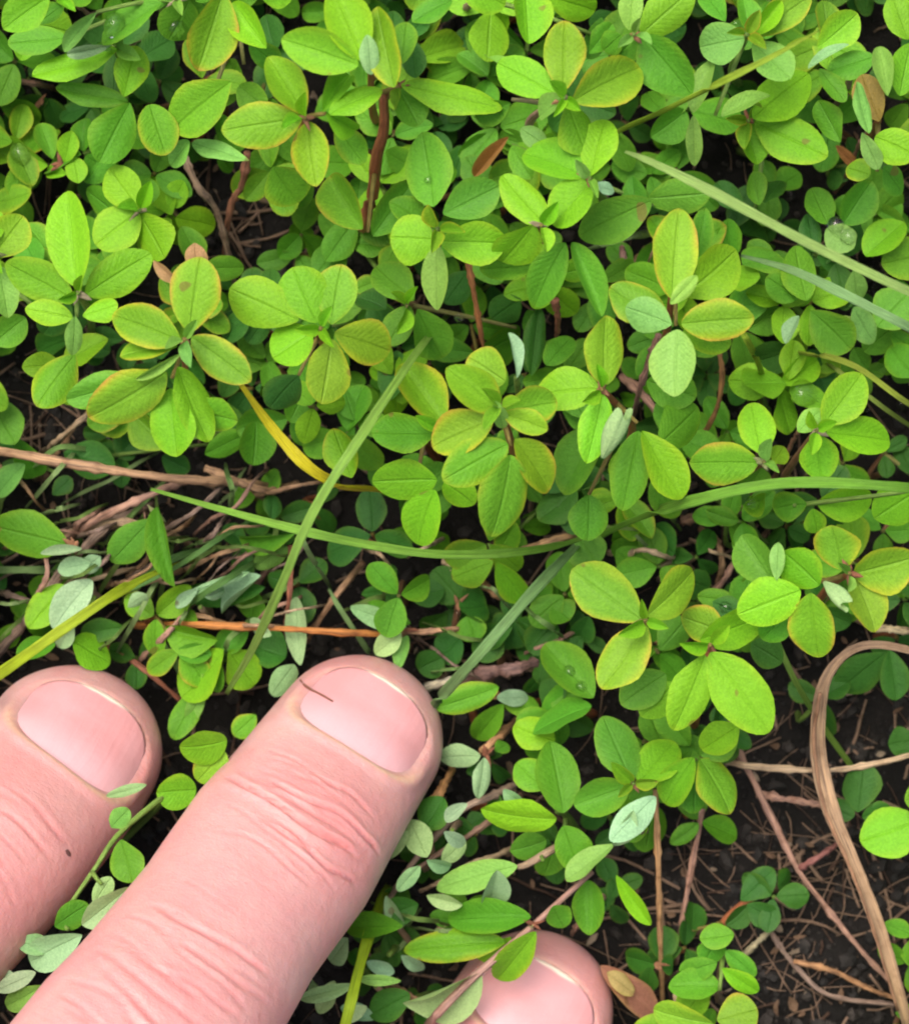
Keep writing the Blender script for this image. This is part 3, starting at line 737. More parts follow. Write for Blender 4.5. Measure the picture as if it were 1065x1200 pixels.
# one line per leaf: base x y, tip x y, width, colour code, height offset (photo pixels, mm)
SPRIGS = '''
@ bright oval leaves overhanging a thin grey-brown twig; 25; 70 20; g
58 -5 5 32 46 b; 75 5 45 26 24 g -3; 62 -10 112 -14 40 g -2
@ dull green leaves, the broadest carrying a big water drop at its tip; 21; 190 60; g
190 2 114 46 42 go -1; 222 0 200 48 44 go 0.5; 205 -8 160 -6 36 g -3
113 14 70 61 20 v 0
78 44 11 52 36 g -5
@ mid-green three-leaf sprig with one narrow pale strip of underside; 17; 165 150; g
138 58 43 92 38 be 2; 130 52 76 66 14 p 4
145 113 160 54 42 bo 1; 150 118 66 106 30 g -2; 152 120 116 189 54 go 0
@ low rounded sprig with a water bead on its pale cupped leaf; 12; 70 230; g
56 193 3 174 36 bo 0; 62 186 47 142 28 go 0; 76 190 83 154 27 bo 0.5; 78 204 49 200 18 b 1; 86 184 92 214 26 b 0.7
@ low dark round leaflets half hidden under a twig; 6; 55 140; g
57 118 21 127 26 dr; 56 115 72 149 29 dr; 30 118 0 146 31 dr
30 92 -8 70 30 d -1; 34 90 60 66 30 d -2
@ three plump bright leaflets in a neat trefoil above dark gaps; 15; 185 270; k
163 245 126 197 46 bo 1; 163 248 111 286 52 br 0; 164 250 196 302 44 bo 0; 165 243 177 208 28 g -2
150 262 105 222 34 g -4; 152 258 120 300 30 g -5
@ tall bright rosette with one large upright oval leaflet; 24; 100 410; g
91 336 70 221 58 be 1; 85 350 7 307 48 be 0; 100 345 176 297 48 be 0
85 372 29 360 30 b 1.5; 97 370 139 357 28 b 1; 88 370 85 419 22 v 1.5
@ pale olive leaves with reddish margins partly out of sight; 21; -15 320; g
-8 300 28 252 48 y 0; -2 312 10 369 38 v 1; -20 285 -2 250 34 b 1
30 372 -8 402 40 g -6; 78 350 50 398 36 d -9; 88 415 44 476 48 mo -5
@ yellow-edged oval leaf overlapping a dull rounded one beside a pale twig; 22; 262 160; b
262 -12 237 83 54 yo 1; 312 56 270 2 38 bk 0; 305 -6 345 -20 40 b -1
271 95 198 152 64 mo 0; 175 122 196 180 46 mr -2; 222 165 196 192 26 vr -4; 292 188 224 165 22 v -3
292 50 330 80 30 g -5; 280 100 310 128 36 g -6
@ orange-fringed trefoil with a small folded leaf at its heart; 27; 375 190; r
354 138 260 152 52 ye 0; 357 134 316 66 46 yo 0.5; 361 142 370 217 44 ye 0
378 131 411 84 30 bf 2; 386 134 446 99 34 bk 2.5; 382 132 418 154 26 bf 2
394 145 426 191 36 m -3; 320 195 350 240 56 m -7
@ bright leaf pair with a downy whitish fold between them; 30; 445 150; r
425 70 390 -16 54 be 0; 420 76 329 45 50 be 0; 462 102 440 7 42 ye 0; 430 40 436 88 24 p 0.8
470 75 476 22 32 g -4; 482 44 486 90 30 d -8
@ long glossy leaf arching from the top of a thick reddish stem; 24; 425 260; r
465 102 492 146 42 gr 0; 470 99 590 124 38 be 1
425 268 384 204 48 me -4; 437 276 486 211 42 g -5
@ five-leaf whorl round a pale bud with a tiny bead of water; 24; 520 330; g
508 242 497 157 56 ge 0; 519 250 584 217 48 go 0; 515 282 594 285 54 bo 0.5; 508 280 457 277 58 br 0.5; 513 287 507 364 32 ve 1
497 262 460 235 36 g -3
@ folded bright leaf and flat leaf meeting at a red-brown joint; 25; 640 300; r
642 266 589 209 44 bk 0; 626 262 590 312 52 bo 0
662 284 624 361 46 ge -2; 670 284 706 369 32 gk -2; 632 310 560 314 36 g -5
@ smooth bright trefoil with a pale green bud at its joint; 26; 720 250; g
688 208 611 170 54 be 0; 692 206 709 137 46 bo 0; 692 213 647 263 52 br 0.5
763 235 675 277 50 ge -3; 697 217 722 222 16 p 1.5
600 170 622 208 30 g -7
@ rosette with red-tipped leaves growing above a pale pink stem; 27; 620 165; p
655 112 581 70 46 bo 0; 659 108 662 24 52 yo 0; 663 112 630 136 28 v 1.5; 671 118 758 74 60 ye 0.5; 665 122 686 181 44 bo -1
590 78 572 62 20 v -3; 598 120 556 140 30 g -6; 610 150 640 170 26 v -5
@ light green leaves hanging over dark gaps and a brown twig; 24; 560 10; k
615 -16 621 49 48 b 0; 640 -6 702 16 42 b 0; 530 0 484 19 32 g -2; 540 -14 595 4 42 b -1
690 62 716 28 28 g -6; 705 20 690 70 26 g -7
@ dark glossy leaf with a sharp pale midrib beside bright folded ones; 25; 750 70; k
750 41 816 -12 46 bt 0; 737 35 742 -12 30 v 0; 752 41 807 113 54 gt 0; 728 40 704 60 32 g -2; 745 44 722 66 36 g -3
@ crowded bright rosette crossed by a slim yellow-green blade; 22; 890 100; g
872 45 821 55 52 vr 0; 878 42 874 -8 30 g 0; 882 42 916 0 24 bf 0.5; 885 40 952 -8 38 ye 0; 882 50 927 88 48 vo -1; 850 25 822 -14 30 g -2
882 138 949 84 52 be -4; 812 132 832 67 26 v -2; 845 136 901 104 24 vk -1; 812 135 816 196 20 v -1
@ two flat bright leaflets, the larger bearing a yellow speck; 18; 870 170; g
870 140 891 190 38 bo 0; 884 142 969 184 54 be 0.5
890 240 878 200 24 g -6; 895 238 915 205 24 d -6; 870 250 840 215 30 d -8
@ slender pale leaves on a tan woody stem near a grey twig; 21; 975 130; k
958 55 1006 16 42 bo 0; 995 52 944 75 12 p 2; 1025 66 969 86 36 ge -1; 960 80 991 116 24 g -1; 985 166 960 117 28 g -4; 1064 46 1048 -8 42 b 0
@ narrow greyish leaflets clasping a thick tan-red stem; 22; 1000 190; r
1018 156 1000 96 22 v 1.5; 1030 142 1010 86 38 n -1; 1040 112 1030 51 26 v 1; 1054 112 1068 50 38 b 0; 1010 155 1029 199 20 v 1; 1025 160 1074 182 46 b 0
1020 205 990 195 28 m -4; 1035 196 1062 226 32 g -4
@ rounded leaflets holding clear water drops under a long pale blade; 14; 985 290; g
970 262 950 221 34 gr 0; 988 262 1024 214 44 gr 0; 1014 300 1056 254 42 be 0.5; 968 268 1000 290 36 v 0
@ small paddle-shaped leaf crossed by shade under broad leaves; 11; 850 330; g
855 302 853 257 30 gr 0; 905 312 880 284 34 g 0; 912 316 955 300 36 g 0
@ broad yellow-tinted leaf standing above a fan of leaves at a pink-brown stem; 26; 760 420; r
787 350 796 243 54 ye 0.5; 800 346 867 293 54 bo 0; 760 232 832 228 38 ge -4; 815 302 826 244 30 g -4; 785 356 818 322 20 v 2.5
780 376 714 339 52 y -1; 787 380 734 360 42 vo 1.5; 798 379 884 372 52 ye 1; 800 388 856 402 38 m -1.5; 794 386 789 464 52 ve 1.5
@ reddish-olive rosette with a white-hairy joint, the largest of its colour; 27; 250 470; r
222 390 235 302 60 yo 0; 212 400 126 367 50 ye 0; 208 406 139 410 36 y -2; 225 395 290 446 48 ye 0
195 436 103 497 60 ye -1; 180 442 79 467 42 g -3; 208 430 240 517 42 be -1; 200 455 200 533 60 b -3; 214 480 278 490 42 me -3; 212 414 158 447 11 v 1.5
@ dark leaves with pale rims beside the tan straw; 9; 40 560; k
-10 468 19 522 46 g 1; 20 514 46 562 38 g 0; 29 544 -8 582 30 v 1
75 530 133 546 44 d 0; 62 580 84 560 24 d -2
240 532 288 508 30 g 0; 300 494 298 545 40 gr 1; 190 535 222 552 28 d -2
@ glowing yellow-green whorl with a blunt yellow-rimmed lobe; 25; 400 440; r
350 375 270 339 58 bo 0; 365 390 318 416 54 br -0.5; 371 378 344 314 58 bo 0; 388 380 401 309 50 yo 0; 392 390 461 412 58 yo 0.5; 389 397 378 473 52 yo 0.5
350 440 316 476 42 d -14
@ green trefoil tucked behind the blunt yellow-rimmed whorl; 17; 500 400; b
489 362 521 421 50 go 0; 485 352 439 309 48 go 0; 480 358 454 406 36 g -1; 452 362 418 344 34 d -5
548 318 520 355 34 d -6; 640 428 670 390 30 gr -4; 622 440 629 364 28 d -6; 610 350 578 372 38 d -8
@ bronze-edged rosette around a split pale bud and a red stub; 27; 610 560; r
592 447 546 418 52 y -1; 585 479 524 431 50 yk 0; 578 492 504 523 52 ye 0.5; 590 482 654 470 46 y -0.5; 589 484 640 503 32 yk 0.5; 580 470 592 506 18 v 2.2
595 520 519 563 52 me 0; 598 533 585 631 60 me 0.8; 603 515 651 576 48 ye 0
@ dusky leaf pair beside the bronze-edged rosette; 21; 515 540; r
520 497 470 424 54 me 0; 508 508 436 505 46 ge 0.5
512 562 437 562 48 be -1; 510 574 485 643 50 be 0; 520 565 556 590 34 b -2; 412 560 390 504 38 m -7
@ upright sliver of white leaf underside; 24; 612 470; g
605 443 602 384 14 p 0
@ rosette with a white rolled-up young leaf on top; 25; 730 540; r
708 452 706 369 50 ye 0; 703 455 624 461 52 be 0; 706 462 690 541 42 be 0
748 505 728 600 48 ge -1; 752 505 802 584 50 bk -0.5; 770 522 826 477 50 g -4; 758 446 816 466 46 g -5; 706 500 652 577 52 g -4
690 580 690 634 50 g -10
@ tidy bright trefoil joined to a brown twig; 22; 905 600; b
893 533 880 467 46 be 0; 888 542 805 542 54 me 0; 892 548 880 574 36 g -1; 906 542 920 522 24 y -1
@ pointed bright trefoil with a pale half-folded leaf behind; 23; 930 560; b
965 497 1011 436 52 be 0; 968 507 1052 512 48 be 0; 958 508 962 561 44 bo 0.5; 935 506 962 480 26 vk -1
@ mixed green leaves below a bluish blade, with bead-like drops; 15; 960 400; g
870 310 917 294 42 g 0; 945 352 930 288 42 ge 0; 935 350 899 324 36 g -1; 890 326 854 322 32 br 0
950 364 997 411 48 go 0; 936 370 918 398 14 p 2; 938 406 874 430 42 d -4; 945 410 968 462 52 d -5
1000 360 1026 402 32 v 0; 1000 316 1006 357 28 v 1; 1028 382 1066 342 52 g -2; 1072 442 1040 402 42 g -2
@ small green trefoil under the arching green blade; 16; 955 625; g
945 590 904 598 36 go 0; 957 590 1027 585 44 be 0; 952 596 958 627 28 b 0; 870 592 902 588 28 b 0
1078 574 1024 606 54 be 2
@ yellow-flushed rosette topped by a white folded leaf; 25; 940 740; r
986 668 975 614 52 yo 0; 1000 672 1074 660 58 ye 0; 1000 676 1031 737 52 ye -0.5
960 686 919 644 48 b 0; 905 682 868 627 46 ge -2; 950 695 957 776 52 ye 0.5; 938 692 864 721 56 be 0; 925 716 894 752 42 g -4; 910 680 912 636 18 v 0; 940 662 918 650 30 y -1
@ red-rimmed trefoil just above a pair of long tapered bright leaves; 24; 740 800; r
753 727 670 667 62 yo 0; 758 722 821 674 54 yo 0; 757 733 707 809 54 ye 0.5
@ pair of long tapered bright leaves below a russet bud; 23; 815 860; r
826 768 792 860 52 be 1; 832 765 904 860 68 be 0.8; 820 750 896 724 46 be 0; 850 742 800 722 44 y -1.5
780 790 727 826 46 g -5; 790 800 752 842 40 b -5; 866 850 818 882 42 b -5; 880 754 917 776 38 d -9; 835 705 866 720 34 d -9
@ bluish round leaf under the red-rimmed trefoil; 9; 730 660; g
722 645 760 676 42 gr 1; 700 662 678 632 46 gr 1; 790 650 760 620 46 d 0; 800 680 835 690 40 d -1; 690 722 676 752 32 d -2
@ dark leaf with clear beads of water over a shadowed leaf; 13; 700 840; r
695 818 638 753 52 ge 0; 693 828 620 849 46 ge 0.5; 660 800 634 832 38 d -4; 650 868 604 852 42 b -1
@ spreading green leaves with small pale centre above bare soil; 16; 745 960; k
740 915 707 838 48 ge 0; 748 918 791 864 46 be 0; 738 921 672 944 46 g -1
813 888 777 943 42 be 0; 820 890 862 950 48 me 0; 820 885 864 860 40 ge -0.5; 815 896 812 952 42 g -3
@ silvery downy leaf folded over at the end of a straw-coloured stem; 17; 772 960; k
768 934 714 986 34 pe 0; 742 950 722 998 24 p 1; 722 1026 762 1086 22 bk -5
@ green whorl with one damaged brown-tipped leaf; 14; 690 1000; g
660 953 648 868 52 ge 0.5; 652 960 565 958 44 be 1; 640 925 604 892 42 m -2; 660 968 681 1022 44 ge 0
640 985 600 1000 36 g -6; 690 1032 690 1096 40 g -4; 650 990 640 1030 36 g -7
@ pale grey leaflets on a silvery stalk beside the fingers; 14; 650 1000; k
606 1015 507 1040 34 v 0; 582 1020 574 1066 34 pr 1.5; 720 990 661 1031 22 v 2
@ leaves strung along the reddish stem that crosses the fingertip; 14; 500 1215; p
622 1075 520 1076 42 ge 1; 628 1092 578 1156 40 me 2.5
592 1104 472 1112 40 me -1; 598 1098 556 1128 38 b -1.5; 563 1140 474 1182 52 pe 1.5; 648 1062 660 1086 30 g 1
@ pale twin leaflets like a split arrowhead by the longest finger; 10; 560 910; k
563 886 512 889 28 pe 1; 567 888 563 937 22 pe 1.4; 580 880 596 872 18 g -1
@ pale leaflets pressed against the side of the longest finger; 14; 470 1040; k
500 1005 479 960 32 pe 1; 478 974 450 1008 18 p 0; 520 935 495 970 40 d -3
@ green leaf under a yellow-green blade with pale leaflets round it; 14; 440 1120; g
472 1086 402 1086 30 g 1; 408 1100 384 1128 28 p 0; 416 1154 353 1172 20 p 1; 470 1150 420 1148 14 v 0; 480 1165 430 1190 36 d -2; 490 1060 450 1075 34 d -3
@ pale folded leaflets on a pinkish stalk beyond the longest fingertip; 9; 480 760; p
476 735 411 714 24 pe 1; 470 742 439 767 28 p 1; 481 731 428 708 24 g 0; 478 745 464 782 18 v 0
@ yellowish-green leaf and folded leaf touching the longest fingertip; 9; 560 860; r
584 805 512 832 36 mk 1; 590 825 553 872 32 gk 0; 582 818 621 818 19 pr 2
@ pale leaflets meeting the longest finger on its index side; 9; 345 790; p
352 780 345 698 26 pe 1; 345 779 317 817 28 pr 1; 300 838 274 862 28 m -1
@ bright trefoil under the tip of the bent green blade; 10; 262 800; k
255 750 193 742 38 bo 1; 262 762 218 818 46 bo 1; 268 762 297 802 46 bo 0; 335 770 300 755 46 d -3
235 805 204 866 34 g -1; 238 808 220 850 20 v 0
@ rounded bright leaf with a yellow one below it between two fingers; 17; 250 890; g
266 868 213 882 42 br 1; 263 880 230 917 40 yr 0; 230 926 184 930 46 br -1; 172 920 127 933 13 p 1
@ pale and green leaflets on a bent stalk between two fingers; 21; 130 1000; g
142 984 156 1034 44 go 0; 152 1040 99 1087 36 po 1.5; 64 1086 102 1060 32 g 0
96 1096 30 1132 42 po 1; 42 1140 -4 1162 20 p 0; 52 1155 2 1184 30 v 0; 130 970 150 950 26 v 1
@ large green leaf with a thin white strip beside the tan straw end; 13; 95 660; k
80 638 -14 617 52 ge 0; 96 643 47 648 12 p 1.5
@ green leaf and folded upright leaf on a russet stub; 13; 182 640; r
178 608 129 661 42 go 0; 185 594 199 687 30 gf 1
@ silvery leaflets stacked on a grey twig above a yellow-green blade; 12; 110 700; k
106 660 67 668 24 p 1; 108 680 60 737 42 pe 1; 118 652 96 668 22 p 1.4; 85 728 70 762 20 p 0
75 685 34 737 38 be -1; 85 750 127 777 36 be -1; 146 735 94 742 30 d -3; 65 755 18 766 28 g -2
@ dark leaves with pale folded undersides above an orange stem; 9; 300 700; p
310 688 206 702 34 d 0; 292 670 209 702 13 p 2; 306 675 257 717 22 p 1.5; 345 625 276 636 22 g 2; 336 640 299 662 26 v 0; 300 690 292 728 40 g -2
@ silvery narrow leaflets huddled beside the yellow-green blade and longest finger; 13; 470 1130; k
452 1050 470 1090 20 p 0; 500 1050 540 1062 20 p 1; 430 1180 400 1196 20 p 1; 392 1150 372 1190 22 p 0; 545 985 520 1010 24 p -2
@ slim silvery leaflets along the pale purple stalk; 15; 540 975; k
548 942 520 962 18 p 0; 520 975 548 992 18 p 0.5; 492 1015 466 1042 20 p 0; 500 1008 532 1020 18 pk 1; 590 925 612 945 18 p 0
@ slim downy leaflets under the reddish stem beside a big silvery leaf; 12; 470 1190; k
462 1140 430 1128 18 p 0; 470 1120 500 1140 16 p 1; 440 1195 400 1180 20 p 0; 388 1170 360 1150 20 p 0
@ silvery folded leaflets poking out above the index fingertip; 12; 235 700; k
232 690 205 712 16 pk 0; 240 700 268 690 16 p 1; 318 745 296 728 18 p 0; 150 712 172 696 16 p 0
@ silvery leaflets wedged low between the two fingers; 20; 60 1130; k
60 1110 20 1105 26 p 0; 20 1150 -10 1140 22 p 1; 110 1060 130 1030 22 p 0
@ dark heart-shaped trefoil on a shaded creeping stalk; 7; 560 740; b
540 705 507 668 44 dr 0; 538 712 572 708 48 dr 1; 520 690 482 702 36 dr 0; 548 722 556 752 36 gr 1
@ dark round trefoil by the end of a slanting blade; 6; 590 790; b
590 722 600 765 46 dr 1; 582 738 562 775 40 dr 0; 540 748 515 772 38 dr 0; 520 770 490 784 38 dr 0
@ small round bluish trefoil with a single bead; 8; 640 690; g
646 704 622 694 36 gr 1; 652 704 664 678 32 gr 0; 650 708 668 726 38 gr 1; 652 730 620 765 40 dr -1
@ dark pair of leaves beneath the curled dry straw; 8; 1040 750; b
1037 765 981 812 46 d 0; 1042 762 1052 820 38 d 0; 1075 868 1040 872 38 d -1
@ dark trefoil beside one large bright leaf, growing through the curled straw; 10; 1040 1000; g
1000 958 971 939 28 dr 0; 1005 952 1012 894 40 do 0; 1078 962 1008 986 56 be 2; 1010 958 1045 948 28 d -1
@ tiny reddish-stalked trefoil on bare soil; 5; 840 1110; r
868 1056 907 1019 34 do 0; 912 1042 931 1024 25 dr 0; 915 1048 946 1056 26 dr 0; 875 1060 911 1080 30 do 0.5; 876 1062 853 1086 28 dr 0
811 1090 811 1060 32 dr 0
@ little dark clover-like leaves next to the reddish dead leaf; 5; 770 1160; b
768 1130 732 1122 34 dr 0; 774 1130 790 1134 24 dr 0; 775 1125 776 1085 38 dr -1; 762 1134 758 1160 26 dr 0
@ crowded young leaves with a yellow-tipped pair near bare soil; 13; 850 1180; k
860 1095 820 1102 28 g 1; 842 1100 824 1128 32 g 0; 840 1128 796 1142 32 g 0; 844 1156 784 1154 36 g -1
836 1200 763 1190 44 y 1; 840 1196 888 1184 48 y 1.5; 846 1135 889 1166 26 bk 1; 850 1114 886 1146 26 gk 0
'''
# sprigs whose stems are seen: (photo px, py, z) points after the root
STEM_PATHS = {
 'long glossy leaf arching': [(426, 262, 14), (437, 225, 21), (441, 185, 26), (450, 150, 30), (449, 108, 33)],
 'leaves strung along the reddish': [(506, 1196, 15.5), (545, 1155, 17.0), (582, 1122, 16.5), (632, 1078, 15.5), (694, 1022, 13.5)],
 'pale grey leaflets on a silvery': [(652, 993, 12), (620, 1012, 13.5), (606, 1017, 13.8)],
 'pale and green leaflets on a bent': [(205, 925, 17), (142, 975, 24), (110, 1020, 26), (70, 1078, 26)],
 'tiny reddish-stalked': [(845, 1085, 2.5), (870, 1060, 4), (905, 1042, 5)],
}
def rolled_leaf(e, b, t, w, z):
    """young leaf rolled into an open scroll, pale downy underside outwards"""
    R = e.location / MM
    B, T = P(b[0], b[1], z - 1.2), P(t[0], t[1], z + 1.0)
    y = (T - B); L = y.length; y.normalize()
    x = y.cross(Vector((0, 0, 1))).normalized(); u = x.cross(y)
    r0 = 0.5 * w * (H - z) / F
    verts, faces, uvs = [], [], []
    na, nl = 15, 8
    for j in range(nl):
        v = j / (nl - 1)
        for i in range(na):
            a = math.radians(-70 + 300 * i / (na - 1)); rr = r0 * (0.25 + 1.5 * v * (1.35 - v) - 0.14 * i / na) * (1 + 0.06 * math.sin(5 * v + i))
            verts.append((B - R + y * L * v * (1 + 0.10 * math.sin(i * 0.9) * v) + x * math.cos(a) * rr + u * math.sin(a) * rr * 0.75) * MM)
            uvs.append((0.15 + 0.7 * i / na, v * 0.8))
    for j in range(nl - 1):
        for i in range(na - 1): faces.append((j * na + i, j * na + i + 1, (j + 1) * na + i + 1, (j + 1) * na + i))
    me = make_mesh('rolled_leaf', verts, faces, M_LEAF)
    uvl = me.uv_layers.new(name='UVMap')
    for lp in me.loops: uvl.data[lp.index].uv = uvs[lp.vertex_index]
    o = mesh_obj('rolled_leaf', me, e)
    o.color = (0.30, 0.46, 0.20, 0.0)
    o['label'] = 'white rolled-up young leaf'

def build_sprigs():
    for lab, z, root, sc, leaves in parse(SPRIGS):
        sp = next((v for k, v in STEM_PATHS.items() if lab.startswith(k)), None)
        r = 0.42
        if lab.startswith('long glossy'): r = 0.62
        if lab.startswith('leaves strung'): r = 0.40
        if lab.startswith('pale and green leaflets on a bent'): r = 0.28
        e = make_sprig(lab, z, root, sc, leaves, stem_path=sp, stem_r=r)
        if lab.startswith('rosette with a white rolled'): rolled_leaf(e, (706, 536), (729, 482), 30, z + 3.5)
        if lab.startswith('yellow-flushed rosette topped'): rolled_leaf(e, (966, 682), (994, 708), 24, z + 3.5)
build_sprigs()

# ------------------------------------------------------------------ understorey: small low trefoils in the gaps
SOIL_SPOTS = [(960, 1080, 150, 140), (985, 850, 85, 75), (40, 470, 50, 60), (250, 245, 60, 60), (120, 590, 80, 40), (800, 1080, 90, 110)]
FINGERS = [((118, 838), (0.52, -0.854), 105), ((452, 812), (0.6, -0.8), 125), ((663, 1130), (0.5, -0.866), 105)]
def blocked(px, py, m=0):
    for a, d, w in FINGERS:
        dx, dy = px - a[0], py - a[1]
        al = dx * d[0] + dy * d[1]; nn = abs(-dx * d[1] + dy * d[0])
        if al < 60 + m and nn < w + m: return True
    return False
def in_soil(px, py):
    return any(((px - x) / a) ** 2 + ((py - y) / b) ** 2 < 1 for x, y, a, b in SOIL_SPOTS)
LANDMARKS = [('the bronze-edged rosette', 597, 505), ('the reddish-olive rosette', 215, 420), ('the blunt yellow-rimmed whorl', 380, 390), ('the five-leaf whorl', 513, 270), ('the long pale grass blade', 900, 260),
  ('the red-rimmed trefoil', 755, 735), ('the pair of long tapered leaves', 845, 810), ('the yellow-flushed rosette', 960, 690), ('the crowded bright rosette', 880, 60), ('the tan-red stem', 1030, 140), ('the thick reddish stem', 440, 180),
  ('the longest fingertip', 470, 790), ('the index fingertip', 120, 790), ('the ring fingertip', 690, 1120), ('the tan straw', 90, 545), ('the orange stem', 260, 735), ('the curled dry straw', 965, 850), ('the white rolled leaf', 725, 500),
  ('the fan of leaves at a pink-brown stem', 795, 370), ('the orange-fringed trefoil', 358, 140), ('the largest water drop', 136, 30), ('the tall bright rosette', 92, 340), ('the neat plump trefoil', 163, 247), ('the red-tipped rosette', 663, 113),
  ('the dark glossy leaf', 770, 70), ('the two flat leaflets with a yellow speck', 920, 160), ('the bluish grass blade', 1000, 350), ('the tidy bright trefoil', 890, 540), ('the arching green blade', 1000, 570), ('the upright tan straw', 772, 1060),
  ('the silvery leaflets on a grey twig', 90, 690), ('the bent green blade', 365, 610), ('the dark heart-shaped trefoil', 530, 705), ('the purple-brown woody stub', 600, 780), ('the damaged brown-tipped leaf', 600, 955), ('the smooth bright trefoil', 690, 205),
  ('the bright leaf pair with a downy fold', 430, 40), ('the slender leaves on a woody stem', 985, 60), ('the pale purple stalk', 540, 950), ('the lens-like drop', 940, 462), ('the bare woody stalk on soil', 940, 1020), ('the brown curled dead leaf', 575, 180)]
def build_low():
    r = random.Random(21)
    placed, todo = [], []
    def layer(count, gap, zr, Lr, codes, m, edge, ymax=1300):
        n = 0
        for _ in range(6000):
            if n >= count: break
            px, py = r.uniform(-25, 1090), r.uniform(-25, 1225)
            if blocked(px, py, m) or py > ymax: continue
            if in_soil(px, py) and r.random() < 0.95: continue
            if px < 350 and 690 < py < 960 and r.random() < 0.75: continue
            if zr[1] > 9 and px > 830 and py > 730: continue
            if zr[1] > 9 and 360 < px < 720 and 860 < py: continue
            if zr[1] > 9 and px < 350 and 490 < py < 730: continue
            if any((px - a) ** 2 + (py - b) ** 2 < gap ** 2 for a, b in placed): continue
            placed.append((px, py)); n += 1
            z = r.uniform(*zr)
            code = r.choice(codes)
            leaves = []
            for _k in range(r.choice((1, 2, 2))):
                nx, ny = px + r.uniform(-22, 22), py + r.uniform(-22, 22)
                a0 = r.uniform(0, 6.28); L = r.uniform(*Lr)
                lf = []
                for q in range(3):
                    a = a0 + q * 2.094 + r.uniform(-0.35, 0.35)
                    l2 = L * r.uniform(0.85, 1.1)
                    lf.append((nx + 3 * math.cos(a), ny + 3 * math.sin(a), nx + l2 * math.cos(a), ny + l2 * math.sin(a), l2 * r.uniform(0.54, 0.76), code + r.choice(edge), r.uniform(-0.8, 0.8)))
                leaves.append(lf)
            todo.append((px, py, z, code, leaves))
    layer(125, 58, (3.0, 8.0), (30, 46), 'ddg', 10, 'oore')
    placed.clear()
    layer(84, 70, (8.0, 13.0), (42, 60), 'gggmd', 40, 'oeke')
    placed.clear()
    layer(26, 100, (10.0, 15.0), (44, 64), 'ggmbb', 60, 'oeke', 560)
    for px, py, z, code, leaves in todo:
        near = min(LANDMARKS, key=lambda t: (t[1] - px) ** 2 + (t[2] - py) ** 2)[0]
        col = {'d': 'dark green', 'g': 'mid-green', 'm': 'yellow-edged green', 'b': 'bright green', 'v': 'pale grey-green'}[code]
        sz = 'small' if z < 8.2 else 'middling'
        pair = 'trefoil' if len(leaves) == 1 else 'double trefoil'
        lab = '%s %s %s low beside %s' % (sz, col, pair, near)
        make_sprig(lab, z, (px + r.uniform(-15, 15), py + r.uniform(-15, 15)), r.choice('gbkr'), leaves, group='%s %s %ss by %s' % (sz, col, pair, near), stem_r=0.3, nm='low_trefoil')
build_low()

# ------------------------------------------------------------------ grass blades, straws, twigs
def ribbon_mesh(name, pts, widths, fold, thick, mat, origin):
    """folded blade with real thickness: 5 points across the top, 3 below"""
    prof = [(-1.0, 0.0), (-0.5, -0.55), (0.0, -1.0), (0.5, -0.55), (1.0, 0.0)]
    n, m = len(pts), 10
    verts, faces, uvs = [], [], []
    for i in range(n):
        t = pts[min(i + 1, n - 1)] - pts[max(i - 1, 0)]
        t.normalize()
        ref = Vector((0, 0, 1)) if abs(t.z) < 0.93 else Vector((0.3, 1, 0))
        s = t.cross(ref).normalized(); u = s.cross(t).normalized()
        w = widths[i] * 0.5
        for a, b in prof:
            verts.append((pts[i] + s * a * w + u * b * w * fold - origin) * MM); uvs.append((0.5 + 0.5 * a, i * 8.0 / n))
        for a, b in prof[::-1]:
            verts.append((pts[i] + s * a * w * 0.97 + u * (b * w * fold - thick * (1 - 0.6 * abs(a))) - origin) * MM); uvs.append((0.5 + 0.5 * a, i * 8.0 / n))
    for i in range(n - 1):
        for k in range(m):
            k2 = (k + 1) % m
            faces.append((i * m + k, i * m + k2, (i + 1) * m + k2, (i + 1) * m + k))
    faces.append(tuple(range(m))[::-1]); faces.append(tuple((n - 1) * m + k for k in range(m)))
    me = make_mesh(name, verts, faces, mat)
    uvl = me.uv_layers.new(name='UVMap')
    for lp in me.loops: uvl.data[lp.index].uv = uvs[lp.vertex_index]
    return me

def base_of(p):
    q = Vector(p); return q

def blade(label, path, w, col, taper=(0.35, 0.35), fold=0.35, mat=None, name='grass_blade', cat='grass blade', group=None, spots=0.2, n=None, prof=None):
    if mat is None: path = [(a, b, c + max(0.0, c - 12.0) * 0.75 + (1.0 if c > 10 else 0.0)) for a, b, c in path]
    pts3 = [P(*q) for q in path]
    cv = [Vector(p) for p in catmull(pts3, n or max(16, 7 * len(path)))]
    N = len(cv)
    ws = []
    for i, p in enumerate(cv):
        u = i / (N - 1)
        f = 1.0
        if u < 0.3: f = taper[0] + (1 - taper[0]) * (u / 0.3) ** 0.8
        if u > 0.7: f = taper[1] + (1 - taper[1]) * ((1 - u) / 0.3) ** 0.8
        if prof: f = np.interp(u, np.linspace(0, 1, len(prof)), prof)
        f *= 1 + 0.10 * math.sin(u * 9 + N) * math.sin(u * 23) + rt.uniform(-0.04, 0.04)
        ws.append((w if mat else 0.76 * w) * f * (H - p.z) / F)
    O = min(cv, key=lambda q: q.z).copy()
    me = ribbon_mesh(name, cv, ws, fold, 0.18, mat or M_GRASS, O)
    o = mesh_obj(name, me)
    o.location = O * MM
    o.color = (*col, spots)
    return tag(o, label, cat, group)

